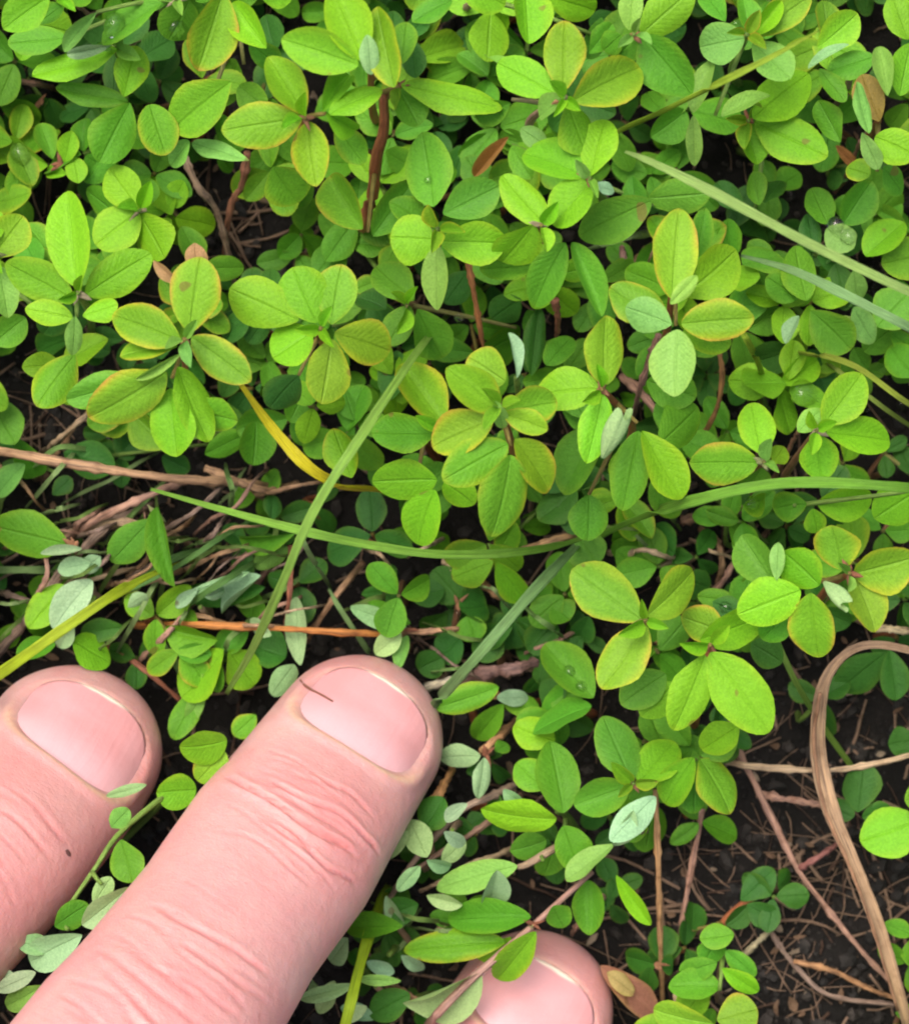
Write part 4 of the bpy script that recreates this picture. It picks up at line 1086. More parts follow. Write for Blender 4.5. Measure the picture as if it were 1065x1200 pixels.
rt = random.Random(3)
def straw(label, path, w, col, name='dry_straw', cat='straw', group=None, knots=0.2, flat=0.75, seg=7, spots=0.8, taper=0.7, ground=True):
    pts3 = []
    for q in path:
        v = P(*q)
        if ground:
            g = ground_z(v.x, v.y)
            if v.z < g + 0.25: v.z = g + 0.25
        pts3.append(v)
    n = max(12, 8 * len(path))
    cv = [Vector(p) for p in catmull(pts3, n)]
    if ground:
        for v in cv: v.z = max(v.z, ground_z(v.x, v.y) + 0.15)
    rr = []
    ph = rt.uniform(0, 6)
    for i, p in enumerate(cv):
        u = i / (n - 1)
        k = 1 + (0.35 if (int(u * 40 + ph * 3) % 11 == 0 and w > 8) else 0.0) + knots * (math.sin(u * 17 + ph) * 0.6 + rt.uniform(-1, 1) * 0.7)
        rr.append(max(0.06, 0.43 * w * (H - p.z) / F * k * (1 - (1 - taper) * u)))
        p += Vector((rt.uniform(-1, 1), rt.uniform(-1, 1), 0)) * knots * 0.5 * rr[-1]
    O = min(cv, key=lambda q: q.z).copy()
    verts, faces = tube_data([(p - O) * MM for p in cv], [r * MM for r in rr], seg, flat)
    me = make_mesh(name, verts, faces, M_STRAW)
    uvl = me.uv_layers.new(name='UVMap')
    for lp in me.loops:
        k = lp.vertex_index
        uvl.data[lp.index].uv = ((k % seg) / seg, (k // seg) * 6.0 / n)
    o = mesh_obj(name, me)
    o.location = O * MM
    o.color = (*col, spots)
    return tag(o, label, cat, group)

G_P, G_B, G_G, G_Y, G_YY = (0.26, 0.42, 0.11), (0.20, 0.38, 0.14), (0.15, 0.36, 0.035), (0.27, 0.42, 0.03), (0.48, 0.44, 0.012)
def build_blades():
    blade('long pale grass blade slanting over the sprigs from its tapered tip', [(732, 177, 26), (760, 188, 27.5), (830, 222, 29), (950, 286, 30), (1075, 346, 31), (1210, 405, 22), (1300, 440, -2)], 15, G_P, (0.25, 0.7), 0.5)
    blade('bluish-green grass blade running beside the long pale one', [(868, 299, 17), (930, 317, 21), (1000, 350, 23), (1075, 388, 23), (1180, 440, 14), (1260, 475, -2)], 15, G_B, (0.3, 0.7), 0.3)
    blade('slim yellow-green blade crossing a crowded rosette', [(958, 36, 30), (900, 68, 30), (840, 98, 29), (775, 130, 22), (735, 148, 15), (690, 172, -2)], 11, G_Y, (0.3, 0.6), 0.5)
    blade('green blade arching above a small trefoil', [(690, 640, -2), (722, 618, 14), (800, 590, 23), (920, 566, 26), (1065, 572, 26), (1180, 590, 14), (1260, 605, -2)], 17, G_G, (0.4, 0.6), 0.35)
    blade('green blade bent sharply over, its yellowed tip near the longest finger', [(525, 368, -2), (490, 410, 20), (430, 500, 27), (368, 598, 28), (328, 690, 26), (296, 760, 21), (265, 814, 15)], 15, (0.21, 0.40, 0.06), (0.5, 0.45), 0.35)
    blade('thin green blade curving level below the reddish-olive rosette', [(176, 573, 20), (260, 597, 23), (350, 621, 25), (440, 640, 24), (530, 650, 22), (640, 642, 17), (730, 612, -2)], 14, (0.20, 0.42, 0.05), (0.35, 0.5), 0.5)
    blade('short bright yellow blade curling beside the reddish-olive rosette', [(282, 450, 20), (318, 500, 22.5), (360, 546, 23), (400, 568, 21), (445, 572, 12), (478, 585, -2)], 18, G_YY, (0.4, 0.4), 0.45)
    blade('yellow-green blade reaching past silvery leaflets by the index finger', [(-130, 860, -2), (-60, 826, 12), (0, 789, 18), (60, 747, 20), (130, 699, 19), (180, 672, 14), (240, 650, -2)], 17, (0.33, 0.45, 0.02), (0.6, 0.4), 0.4)
    blade('grey-green blade slanting down towards the longest fingertip', [(690, 622, -2), (665, 650, 13), (620, 698, 17), (560, 768, 17), (514, 820, 12), (490, 850, -2)], 17, (0.17, 0.33, 0.11), (0.3, 0.7), 0.35)
    blade('yellow-green blade emerging beside the reddish stem and longest finger', [(455, 1036, -1), (447, 1055, 9), (428, 1110, 14), (405, 1200, 17), (385, 1290, 8), (380, 1330, -2)], 17, (0.30, 0.45, 0.02), (0.5, 0.6), 0.4)
    blade('smooth green stalk dropping into the curled dry straw', [(902, 730, 15), (930, 795, 14), (962, 848, 9), (1000, 902, 3), (1025, 940, -2)], 9, (0.22, 0.38, 0.06), (0.8, 0.6), 0.7)
    blade('short yellow-green blade hooked beside a thin brown tendril', [(862, 378, 17), (876, 400, 18), (891, 432, 14), (893, 455, 7), (893, 480, -2)], 11, (0.28, 0.44, 0.03), (0.5, 0.6), 0.5)
    blade('wiry yellowish stalk arching among drops below the bluish blade', [(925, 416, -2), (940, 412, 14), (1000, 428, 19), (1065, 473, 20), (1150, 520, 10), (1190, 545, -2)], 9, (0.27, 0.36, 0.04), (0.7, 0.6), 0.6)
    blade('fine green stalk below a wiry yellowish one', [(960, 418, -2), (975, 428, 12), (1015, 462, 14), (1056, 492, 12), (1110, 525, -2)], 7, (0.24, 0.34, 0.06), (0.7, 0.6), 0.6)
    thin = [[(110, 708, -2), (125, 702, 8), (200, 668, 12), (262, 628, 12), (325, 592, -2)], [(192, 730, -2), (215, 712, 9), (270, 676, 12), (335, 636, -2)], [(140, 690, -2), (160, 680, 9), (215, 650, 11), (290, 640, -2)],
            [(-30, 666, 0), (0, 668, 8), (55, 668, 8), (90, 672, -2)], [(350, 620, 14), (362, 648, 13), (380, 676, 8), (388, 690, -2)], [(385, 690, 8), (400, 716, 9), (432, 764, 6), (440, 775, -2)],
            [(168, 742, -2), (190, 755, 7), (212, 788, 8), (220, 815, -2)]]
    for i, p in enumerate(thin):
        lab = ['dark narrow blade lying among pinkish straws', 'dark narrow blade under a bent green blade', 'dark narrow blade beside a folded upright leaf', 'thin grey-green blade under a large green leaf', 'thin blade hanging from the bent green blade', 'thin green blade leaning on an orange stem', 'thin green blade by a bright trefoil and the index finger'][i]
        blade(lab, p, rt.uniform(8, 12), (0.11, 0.25, 0.06) if i < 3 else (0.2, 0.34, 0.12), (0.4, 0.5), 0.3)

TAN, PINK, ORG, GREY, BRN, CRM, RED = (0.34, 0.21, 0.12), (0.34, 0.20, 0.15), (0.42, 0.17, 0.045), (0.22, 0.155, 0.125), (0.15, 0.085, 0.055), (0.46, 0.34, 0.22), (0.26, 0.10, 0.06)
def build_straws():
    S = straw
    S('long tan straw lying level beneath the reddish-olive rosette', [(-90, 510, 3), (0, 528, 12), (100, 546, 14), (200, 560, 13), (290, 566, 8), (340, 572, 2)], 15, TAN, flat=0.6)
    S('broken pinkish straw under the long tan one', [(50, 650, 3), (110, 611, 9), (182, 577, 11), (230, 560, 6)], 13, PINK, flat=0.6)
    S('short pale straw end crossing the pinkish straw', [(75, 626, 5), (140, 612, 9), (190, 620, 7), (225, 640, 2)], 12, CRM, flat=0.6)
    S('flattened tan straw fragment by dark rounded leaves', [(240, 548, 8), (275, 562, 9), (315, 575, 7), (350, 566, 3)], 12, TAN, flat=0.5)
    S('rough grey-brown twig running down past silvery leaflets', [(-30, 790, 0), (25, 735, 7), (72, 672, 9), (125, 618, 8), (180, 590, 3)], 16, GREY, name='twig', cat='twig', knots=0.3)
    S('bare orange stem lying level above the fingers', [(158, 733, 3), (230, 732, 11), (335, 737, 11), (440, 743, 9), (470, 745, 3)], 11, ORG, flat=0.7)
    S('thin vertical russet stalk beside the orange stem', [(340, 640, 8), (340, 690, 10), (335, 730, 7), (333, 760, 0)], 8, RED)
    S('thin straight twig by pinkish straws', [(-10, 690, 3), (20, 700, 7), (60, 712, 6), (95, 716, 0)], 9, GREY, name='twig', cat='twig')
    S('reddish twig running beneath thin blades towards the fingers', [(125, 758, 1), (160, 778, 5), (205, 815, 4), (230, 840, 0)], 9, RED, name='twig', cat='twig')
    # curled straw: a flat dry blade
    blade('curled dry tan straw looping over dark leaves on bare soil', [(1190, 850, -2), (1120, 788, 14), (1065, 762, 19), (1010, 757, 20), (975, 783, 19), (961, 822, 17), (959, 885, 14), (974, 950, 13), (1000, 1012, 12), (1031, 1092, 10), (1062, 1195, 7), (1085, 1270, -2)], 17, (0.40, 0.27, 0.165), (0.6, 0.6), 0.55, M_STRAW, 'dry_straw', 'straw', spots=0.5, n=90, prof=(0.5, 0.5, 0.5, 0.55, 0.75, 0.95, 1.15, 1.1, 1.0, 0.95, 0.85, 0.6))
    q = S('x', [(961, 812, 18.4), (954, 870, 15.6), (966, 945, 14.2), (994, 1012, 13.2), (1020, 1080, 11.4), (1052, 1185, 8.6)], 6, (0.30, 0.17, 0.10), name='split_strand', knots=0.3)
    del q['label'], q['category']
    par = next(o for o in C.objects if o.name.startswith('dry_straw') and o['label'].startswith('curled dry tan'))
    q.parent = par; q.location = q.location - par.location
    S('woody straw crossing behind the curled dry straw', [(836, 889, 3), (880, 898, 5), (955, 903, 7), (1010, 898, 8), (1080, 882, 7), (1130, 870, 0)], 10, CRM)
    S('long woody stalk slanting across the bare soil', [(858, 866, 3), (900, 950, 4), (935, 1019, 4), (975, 1072, 3), (1010, 1115, 2.5), (1058, 1168, 1)], 10, PINK)
    S('upright tan straw beside the silvery downy leaf', [(768, 925, 14), (771, 1000, 11), (773, 1080, 7), (776, 1180, 0)], 9, (0.42, 0.25, 0.12), taper=0.8)
    S('grey straw leaning beside the upright tan straw', [(823, 948, 8), (808, 1030, 6), (799, 1080, 4), (792, 1130, 0)], 9, PINK)
    S('short crumpled straw scrap on the soil', [(886, 931, 2), (930, 938, 3), (970, 945, 2)], 11, PINK, knots=0.35, flat=0.5)
    S('dull pink stalk joining the long woody stalk', [(937, 1018, 4), (960, 1004, 5), (990, 983, 3)], 10, (0.24, 0.10, 0.09))
    S('forked root lying on bare soil', [(900, 1086, 1), (913, 1108, 1.5), (930, 1130, 1), (970, 1166, 1), (1048, 1178, 0.5)], 9, GREY, knots=0.25, name='rootlet', cat='root')
    S('brown root branching from the forked one', [(930, 1127, 1.5), (975, 1138, 1.5), (1020, 1160, 1), (1055, 1172, 0.5)], 9, (0.33, 0.18, 0.09), knots=0.2, name='rootlet', cat='root')
    S('pale straw stub beside the tiny trefoil', [(869, 1122, 0.5), (888, 1104, 2), (908, 1086, 1)], 10, (0.36, 0.32, 0.20))
    S('rough purple-brown woody stub beyond the longest finger', [(536, 800, 2), (575, 788, 6), (610, 782, 7), (648, 768, 3)], 22, (0.17, 0.10, 0.09), name='twig', cat='twig', knots=0.25)
    S('pale split straw beside the purple-brown stub', [(498, 806, 5), (530, 797, 8), (552, 786, 5)], 13, (0.46, 0.42, 0.32), flat=0.5)
    S('bleached twig standing in the dark gap by a rounded leaf', [(212, 172, 15), (230, 215, 13), (253, 245, 10), (266, 290, 6), (278, 345, 0)], 11, (0.30, 0.21, 0.15), name='twig', cat='twig')
    S('reddish twig crossing the bleached one', [(290, 178, 15), (284, 215, 12), (271, 240, 9), (264, 282, 5), (262, 310, 0)], 11, (0.28, 0.125, 0.075), name='twig', cat='twig')
    S('small tan twig curving by a neat trefoil', [(190, 235, 9), (205, 252, 9), (222, 280, 6), (228, 300, 0)], 9, (0.36, 0.24, 0.15), name='twig', cat='twig')
    S('thin brown twig ending at a three-leaf sprig', [(-30, 88, 8), (0, 92, 10), (44, 98, 8), (70, 106, 0)], 10, (0.24, 0.14, 0.10), name='twig', cat='twig')
    S('slender brown twig beneath overhanging oval leaves', [(78, -6, 18), (92, 6, 15), (106, 20, 10), (118, 40, 0)], 9, (0.25, 0.14, 0.11), name='twig', cat='twig')
    S('smooth orange-red stalk between two whorls', [(547, 296, 20), (553, 330, 19), (560, 370, 17), (568, 415, 12), (575, 440, 0)], 9, (0.38, 0.16, 0.06))
    S('curly brown tendril hanging below a fan of leaves', [(842, 405, 17), (846, 440, 15), (840, 478, 12), (822, 512, 8), (803, 530, 0)], 8, (0.30, 0.155, 0.06), name='tendril', cat='tendril')
    S('pink-brown stem below a fan of leaves', [(772, 392, 23), (760, 425, 20), (748, 462, 15), (742, 490, 0)], 11, (0.27, 0.15, 0.12))
    S('pinkish straw lying under pale leaves', [(728, 440, 4), (760, 470, 7), (790, 515, 6), (815, 540, 1)], 13, PINK, flat=0.6)
    S('brown stalk rising to a pointed trefoil', [(905, 566, 0), (918, 540, 12), (934, 508, 18), (950, 490, 21)], 10, (0.25, 0.13, 0.075))
    S('rough tan straw under the arching green blade', [(800, 610, 3), (835, 602, 6), (862, 596, 5), (890, 604, 1)], 15, PINK, flat=0.5, knots=0.25)
    S('forked tan straw by a rough straw', [(820, 620, 2), (838, 632, 5), (846, 660, 5), (836, 700, 1)], 11, TAN, flat=0.6)
    S('pinkish straw slanting under bluish leaves', [(830, 702, 1), (848, 680, 4), (862, 660, 4), (880, 680, 1)], 9, PINK)
    S('pale purple branching stalk beside the longest finger', [(604, 920, 5), (572, 935, 9), (542, 949, 10), (506, 985, 10), (476, 1022, 9), (452, 1062, 5), (440, 1085, -1)], 11, (0.30, 0.215, 0.165))
    S('second stalk merging with the pale purple one', [(612, 930, 1), (566, 968, 8), (522, 996, 9.5), (480, 1024, 9)], 9, (0.28, 0.175, 0.13))
    S('orange papery stalk joint by the longest finger', [(530, 902, 5), (520, 920, 9), (505, 945, 10), (494, 968, 6), (488, 985, 0)], 14, (0.46, 0.24, 0.10), flat=0.6)
    S('orange stub of stalk under pale twin leaflets', [(605, 845, 3), (585, 862, 7), (566, 880, 8), (556, 890, 3)], 13, (0.44, 0.25, 0.13), flat=0.6)
    S('reddish straw under the reddish stem', [(708, 1050, 4), (692, 1066, 6), (676, 1086, 4), (670, 1095, 1)], 11, (0.36, 0.21, 0.15), flat=0.6)
    S('pinkish stalk running from pale folded leaflets', [(470, 741, 8), (500, 740, 9), (535, 737, 8), (560, 738, 1)], 9, (0.38, 0.22, 0.13))
    S('tan dry blade scrap in dark trefoils', [(556, 676, 3), (580, 695, 6), (602, 706, 2)], 14, (0.38, 0.21, 0.10), flat=0.4)
    S('cream straw scrap below a thin curving blade', [(520, 655, 6), (532, 666, 7), (545, 678, 2)], 14, CRM, flat=0.4)
    S('dry straw leaning in shade near dark trefoils', [(425, 660, 3), (400, 690, 6), (372, 730, 4), (360, 752, 0)], 10, TAN)
    S('tan straw beneath the arching blade and bronze rosette', [(610, 646, 6), (645, 634, 9), (690, 622, 6), (715, 618, 1)], 12, (0.38, 0.24, 0.12), flat=0.5)
    S('red-brown stalk in the gap near the white rolled leaf', [(650, 352, 18), (654, 372, 15), (652, 395, 9), (650, 415, 0)], 11, (0.30, 0.12, 0.07))
    S('straw showing below the crowded young leaves', [(790, 1165, 1), (795, 1185, 2), (800, 1215, 1)], 7, CRM)
    S('twig lying beside tan-red stem', [(978, 225, 0), (990, 208, 5), (1002, 180, 10), (1008, 165, 14)], 9, (0.27, 0.14, 0.10), name='twig', cat='twig')
    S('upright greyish straw in the gap beside yellow-tinted leaf', [(728, 275, 4), (730, 300, 8), (735, 325, 5), (738, 340, 0)], 10, (0.30, 0.17, 0.15))
    S('tan straw bent beneath red-margined leaf', [(712, 330, 1), (735, 312, 5), (760, 290, 4), (775, 280, 0)], 11, TAN)
    S('cream straw lying across the soil near dark pair of leaves', [(1020, 735, 8), (1050, 738, 9), (1080, 742, 8), (1110, 750, 0)], 12, (0.40, 0.33, 0.20), flat=0.6)
    S('pink straw showing between bead-bearing leaves', [(1005, 430, 3), (1030, 436, 5), (1050, 434, 2)], 9, PINK)
build_blades()
build_straws()
def build_thatch():
    r = random.Random(31)
    zones = [(0, 350, 565, 755, 66, 'under the bent green blade and tan straw'), (370, 690, 640, 790, 10, 'beyond the longest fingertip'), (720, 870, 575, 690, 8, 'under the arching green blade'), (400, 560, 930, 1180, 12, 'beside the longest finger'),
             (700, 860, 230, 330, 5, 'under the yellow-tinted leaf'), (30, 260, 480, 560, 7, 'beside the tan straw')]
    for x0, x1, y0, y1, n, where in zones:
        for i in range(n):
            px, py = r.uniform(x0, x1), r.uniform(y0, y1)
            if blocked(px, py, 10): continue
            a = r.gauss(-0.55, 0.5) if x0 < 300 else r.uniform(0, 3.14)
            L = r.uniform(45, 130); c = r.gauss(0, 0.10)
            z = r.uniform(7, 14)
            ex, ey = math.cos(a) * L / 2, math.sin(a) * L / 2
            path = [(px - ex, py - ey, z * 0.2), (px - ex * 0.5, py - ey * 0.5, z * 0.75), (px + c * ey, py - c * ex, z), (px + ex * 0.6, py + ey * 0.6, z * 0.85), (px + ex, py + ey, r.uniform(0, 5))]
            if i % 2 == 0:
                blade('thin green blade in the thatch ' + where, path, r.uniform(5, 9), r.choice(((0.16, 0.27, 0.06), (0.2, 0.36, 0.10), (0.25, 0.38, 0.14))), (0.4, 0.4), 0.4, group='thin green blades in the thatch ' + where)
            else:
                straw('thin dry straw in the thatch ' + where, path, r.uniform(4, 9), r.choice((TAN, PINK, CRM, GREY, (0.40, 0.25, 0.14))), group='thin dry straws in the thatch ' + where, flat=0.6)
build_thatch()

# dead leaves: thicker curled leaflets
def dead_leaf(label, b, t, w, zb, zt, col, fold='k'):
    B, T = P(b[0], b[1], zb), P(t[0], t[1], zt)
    e_me = leaflet_mesh('e', 2 if fold == 'k' else 3, rl.randrange(5))
    O = B.copy()
    o = place_leaflet(None, Vector((0, 0, 0)), B, T, w * (H - zb) / F, 'n' + fold)
    o.name = 'dead_leaf'
    o.color = (*col, 0.3)
    tag(o, label, 'dead leaf')
dead_leaf('curled brown dead leaf in a gap between whorls', (596, 160), (553, 207), 20, 15, 13, (0.36, 0.18, 0.06), 'f')
dead_leaf('reddish withered leaf beside the small dark clover-like leaves', (768, 1192), (716, 1140), 38, 3, 8, (0.36, 0.17, 0.12), 'k')
dead_leaf('pale yellow withered scrap at the fingertip', (742, 1165), (718, 1142), 22, 6, 9, (0.50, 0.40, 0.16), 'k')
dead_leaf('rust-coloured leaf scrap beside a tan-red stem', (1012, 205), (985, 172), 16, 9, 12, (0.35, 0.15, 0.05), 'k')
dead_leaf('tan curled scrap at the top of the reddish-olive rosette', (232, 318), (228, 288), 30, 24, 26, (0.50, 0.30, 0.16), 'k')
dead_leaf('small tan scrap beside the reddish-olive rosette', (206, 330), (180, 306), 16, 20, 21, (0.48, 0.30, 0.16), 'f')

# ------------------------------------------------------------------ soil crumbs, fine litter, cover beyond the frame
def build_crumbs():
    r = random.Random(9)
    ico = bmesh.new(); bmesh.ops.create_icosphere(ico, subdivisions=1, radius=1.0)
    iv = [v.co.copy() for v in ico.verts]; fi = [[v.index for v in f.verts] for f in ico.faces]; ico.free()
    verts, faces = [], []
    for _ in range(11000):
        px, py = r.uniform(-150, 1215), r.uniform(-150, 1350)
        if not in_soil(px, py) and r.random() < 0.55: continue
        p = P(px, py, 0); g = ground_z(p.x, p.y)
        s = 0.16 + 0.85 * r.random() ** 4
        rot = Matrix.Rotation(r.uniform(0, 6), 3, Vector((r.gauss(0, 1), r.gauss(0, 1), r.gauss(0, 1))).normalized())
        sc = Vector((r.uniform(0.7, 1.3), r.uniform(0.7, 1.3), r.uniform(0.6, 1.0)))
        b = len(verts)
        for v in iv:
            q = rot @ Vector((v.x * sc.x, v.y * sc.y, v.z * sc.z)) * s * r.uniform(0.8, 1.2)
            verts.append((Vector((p.x, p.y, g + s * 0.25)) + q) * MM)
        faces += [tuple(b + k for k in f) for f in fi]
    o = mesh_obj('soil_crumbs', make_mesh('soil_crumbs', verts, faces, M_CRUMB, smooth=False))
    tag(o, 'dark crumbs of damp soil scattered over the ground', 'soil', kind='stuff')
def build_litter():
    r = random.Random(14)
    for nm, col, cnt, lab in (('fine_litter', (0.30, 0.20, 0.14), 2600, 'thin pinkish-brown bits of root and straw strewn on the soil'), ('dark_litter', (0.10, 0.058, 0.04), 900, 'fine dark brown rootlets strewn on the soil')):
        verts, faces = [], []
        for _ in range(cnt):
            px, py = r.uniform(-100, 1165), r.uniform(-100, 1300)
            if not in_soil(px, py) and r.random() < 0.72: continue
            a = r.uniform(0, 6.28); L = 1.2 + 9.0 * r.random() ** 2; cvx = r.gauss(0, 0.22)
            p = P(px, py, 0)
            pts = []
            for k in range(7):
                q = Vector((p.x, p.y, 0)); pts.append(q)
                g = ground_z(p.x, p.y)
                q.z = g + 0.35 + r.uniform(0, 0.35)
                a += cvx * 0.3 + r.gauss(0, 0.08)
                p = p + Vector((math.cos(a), math.sin(a), 0)) * L / 6
            w = 0.045 + 0.16 * r.random() ** 2.5
            tube_data([q * MM for q in pts], [w * MM * r.uniform(0.7, 1.2) for _q in pts], 5, 0.8, verts, faces)
        me = make_mesh(nm, verts, faces, M_STRAW)
        me.uv_layers.new(name='UVMap')
        o = mesh_obj(nm, me)
        o.color = (*col, 0.6)
        tag(o, lab, 'litter', kind='stuff')
def build_cover():
    """the same plants go on beyond the frame"""
    r = random.Random(17)
    src = [leaflet_mesh('eo'[k % 2], k % 3, k % 5) for k in range(6)]
    dat = []
    for me in src:
        dat.append(([v.co.copy() for v in me.vertices], [tuple(p.vertices) for p in me.polygons]))
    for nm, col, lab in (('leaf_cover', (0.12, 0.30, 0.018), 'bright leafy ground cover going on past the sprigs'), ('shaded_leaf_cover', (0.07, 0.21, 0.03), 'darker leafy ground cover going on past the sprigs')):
        verts, faces = [], []
        for _ in range(2700):
            px, py = r.uniform(-1300, 2360), r.uniform(-1300, 2500)
            if -70 < px < 1135 and -70 < py < 1270: continue
            if blocked(px, py, 60): continue
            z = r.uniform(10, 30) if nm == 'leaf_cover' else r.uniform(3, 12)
            N = P(px, py, z)
            if max(-px, px - 1065, -py, py - 1200) < 110: N.z = min(N.z, 14)
            a0 = r.uniform(0, 6.28)
            for q in range(3):
                a = a0 + q * 2.094 + r.uniform(-0.3, 0.3)
                L = r.uniform(4.2, 6.4); wd = L * r.uniform(0.55, 0.75)
                y = Vector((math.cos(a), math.sin(a), r.uniform(-0.35, 0.15))).normalized()
                up = (Vector((r.gauss(0, 0.15), r.gauss(0, 0.15), 1))); up = (up - y * up.dot(y)).normalized()
                x = y.cross(up)
                vs, fs = dat[r.randrange(6)]
                b = len(verts)
                for v in vs: verts.append((N + x * v.x * wd + y * v.y * L + up * v.z * L) * MM)
                faces += [tuple(b + k for k in f) for f in fs]
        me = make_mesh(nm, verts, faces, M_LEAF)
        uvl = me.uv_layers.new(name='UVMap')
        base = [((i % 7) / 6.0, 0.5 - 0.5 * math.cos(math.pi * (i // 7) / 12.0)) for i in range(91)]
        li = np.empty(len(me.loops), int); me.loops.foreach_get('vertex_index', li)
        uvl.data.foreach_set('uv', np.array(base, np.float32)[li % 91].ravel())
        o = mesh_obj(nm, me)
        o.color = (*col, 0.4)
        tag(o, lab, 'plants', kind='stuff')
def build_flakes():
    r = random.Random(77)
    for nm, col, cnt, lab in (('dry_flakes', (0.20, 0.125, 0.08), 900, 'tiny curled brown flakes of rotting leaf on the soil'), ('pale_flakes', (0.33, 0.26, 0.19), 260, 'tiny pale chaff flakes on the soil')):
        verts, faces = [], []
        for _ in range(cnt):
            px, py = r.uniform(-60, 1125), r.uniform(-60, 1260)
            if not in_soil(px, py) and r.random() < 0.75: continue
            p = P(px, py, 0); p.z = ground_z(p.x, p.y) + r.uniform(0.3, 1.0)
            L = r.uniform(0.4, 1.0) * r.choice((1, 1, 1.8)); wd = L * r.uniform(0.3, 0.7); a = r.uniform(0, 6.28)
            y = Vector((math.cos(a), math.sin(a), r.gauss(0, 0.3))).normalized(); x = y.cross(Vector((r.gauss(0, 0.4), r.gauss(0, 0.4), 1))).normalized(); u = x.cross(y)
            b = len(verts); cu = r.uniform(-0.5, 0.5)
            for t, w in ((0, 0.25), (0.35, 1.0), (0.7, 0.8), (1.0, 0.15)):
                for s in (-1, 0, 1): verts.append((p + y * L * t + x * s * w * wd * 0.5 + u * (cu * L * (t - 0.5) ** 2 * 2 + 0.25 * wd * s * s * w)) * MM)
            for i in range(3):
                for q in range(2): faces.append((b + i * 3 + q, b + i * 3 + q + 1, b + i * 3 + q + 4, b + i * 3 + q + 3))
        me = make_mesh(nm, verts, faces, M_STRAW); me.uv_layers.new(name='UVMap')
        o = mesh_obj(nm, me); o.color = (*col, 0.6)
        tag(o, lab, 'litter', kind='stuff')
build_crumbs()
build_flakes()
build_litter()
build_cover()

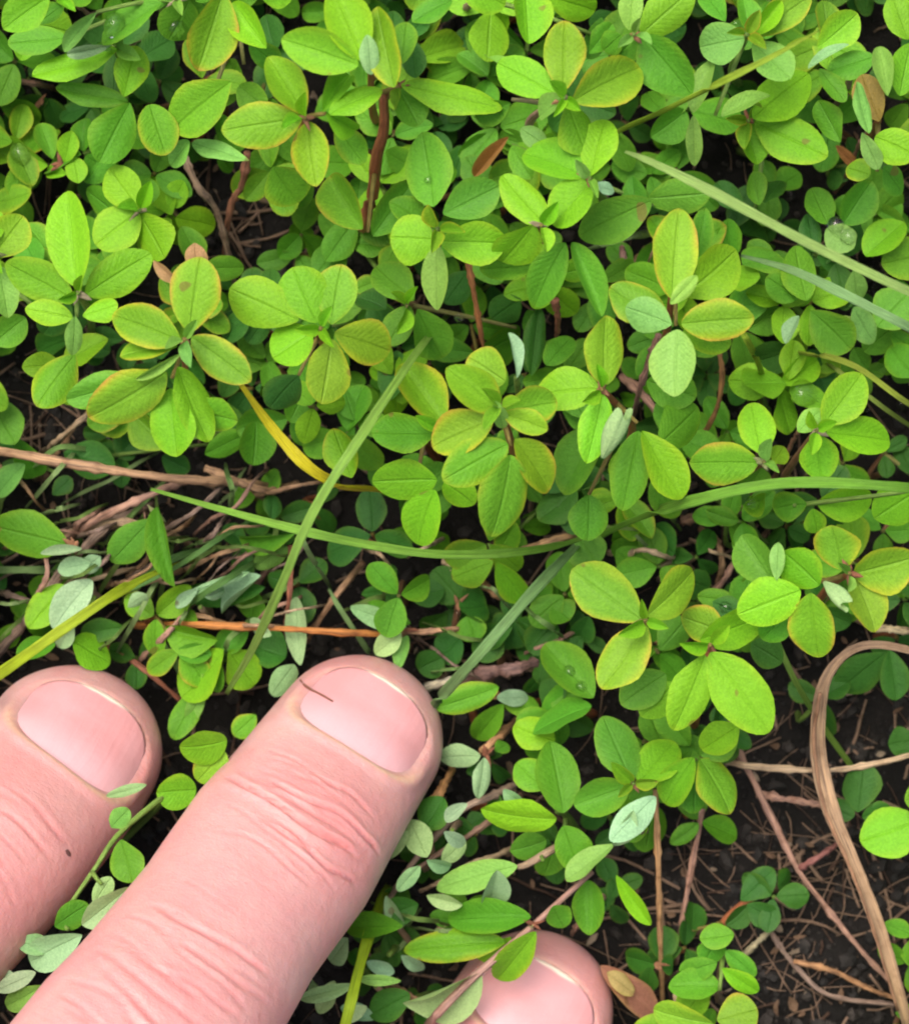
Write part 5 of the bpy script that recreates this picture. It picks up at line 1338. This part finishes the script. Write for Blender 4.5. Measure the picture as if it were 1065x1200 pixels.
# ------------------------------------------------------------------ what rests on leaves and skin: drops, fibre
bpy.context.view_layer.update()
DG = bpy.context.evaluated_depsgraph_get()
def hit(px, py):
    d = (P(px, py, 0) * MM - Vector((0, 0, H * MM))).normalized()
    ok, loc, nor, _, ob, _ = SC.ray_cast(DG, Vector((0, 0, H * MM)), d)
    if nor.z < 0: nor = -nor
    return loc, nor, ob
def build_drops():
    data = [(136, 30, 13, 'large clear drop on the tip of a dull green leaf'), (206, 32, 9, 'clear drop on the smaller dull leaf beside the largest drop'), (23, 181, 12, 'clear bead cupped in a pale low leaf'),
            (502, 211, 4.5, 'tiny white bead on a leaf of the five-leaf whorl'), (979, 263, 8, 'clear drop on a rounded leaflet under the long pale blade'), (994, 277, 8.5, 'second clear drop touching the one on the rounded leaflet'),
            (940, 462, 14, 'big lens-like drop on a dark leaf under a wiry stalk'), (1023, 338, 8, 'round bead on a leaf by the bluish blade'), (1016, 481, 6, 'small bead by a pointed bright trefoil'),
            (1056, 476, 8, 'clear drop hanging near a wiry yellowish stalk'), (667, 787, 6.5, 'bead on the middle of a dark leaf'), (681, 805, 6, 'bead at the tip side of a dark leaf'), (926, 228, 7, 'elongated drop in shade below two flat leaflets'),
            (657, 692, 4, 'tiny bead on a small bluish trefoil'), (536, 718, 4, 'tiny bead on the dark heart-shaped trefoil'), (850, 712, 6, 'bead on a dark leaf under tapered leaves'), (122, 423, 5, 'bead at the edge of the reddish-olive rosette'),
            (880, 590, 8, 'drop on a small leaf under the arching blade'), (538, 371, 5, 'bead in the dark gap between whorls'), (862, 28, 5, 'bead on the crowded bright rosette')]
    bm = bmesh.new(); bmesh.ops.create_uvsphere(bm, u_segments=24, v_segments=14, radius=1.0)
    for v in bm.verts:
        if v.co.z < 0: v.co.z *= 0.30
        else: v.co.z *= 0.85
    me = bpy.data.meshes.new('water_drop'); bm.to_mesh(me); bm.free()
    me.materials.append(M_WATER)
    me.polygons.foreach_set('use_smooth', [True] * len(me.polygons))
    for px, py, r, lab in data:
        loc, nor, ob = hit(px, py)
        o = mesh_obj('water_drop', me)
        rr = 1.2 * r * (H - loc.z / MM) / F * MM
        q = nor.to_track_quat('Z', 'Y')
        o.matrix_basis = Matrix.Translation(loc + nor * rr * 0.12) @ q.to_matrix().to_4x4() @ Matrix.Diagonal((rr, rr * rt.uniform(0.8, 1.15), rr, 1))
        tag(o, lab, 'water drop', 'water drops on the leaves')
build_drops()
def build_fibre():
    pts = []
    for px, py in [(352, 797), (357, 803), (366, 809), (378, 815), (390, 822)]:
        loc, nor, ob = hit(px, py)
        pts.append(loc / MM + Vector((0, 0, 0.12)))
    cv = [Vector(p) for p in catmull(pts, 16)]
    O = cv[0]
    verts, faces = tube_data([(p - O) * MM for p in cv], [0.13 * MM * (1 - 0.6 * abs(i / 15 - 0.35)) for i in range(16)], 6)
    me = make_mesh('plant_fibre', verts, faces, M_STRAW); me.uv_layers.new(name='UVMap')
    o = mesh_obj('plant_fibre', me); o.location = O * MM
    o.color = (0.26, 0.11, 0.075, 0.3)
    tag(o, 'short brown fibre stuck across the longest finger\'s nail', 'fibre')
    loc, nor, ob = hit(80, 1000)  # mole in the skin, modelled as a small flattened blob
    bm = bmesh.new(); bmesh.ops.create_icosphere(bm, subdivisions=2, radius=1.0)
    for v in bm.verts: v.co *= 1 + 0.25 * noise.noise(v.co * 2.1)
    me = bpy.data.meshes.new('skin_mole'); bm.to_mesh(me); bm.free()
    me.materials.append(M_STEM)
    me.uv_layers.new(name='UVMap')
    o = mesh_obj('skin_mole', me)
    o.color = (0.17, 0.075, 0.07, 0.5)
    o.matrix_basis = Matrix.Translation(loc) @ nor.to_track_quat('Z', 'Y').to_matrix().to_4x4() @ Matrix.Rotation(0.6, 4, 'Z') @ Matrix.Diagonal((0.40 * MM, 0.22 * MM, 0.07 * MM, 1))
    tag(o, 'tiny dark mole on the skin of the index finger', 'speck')
build_fibre()
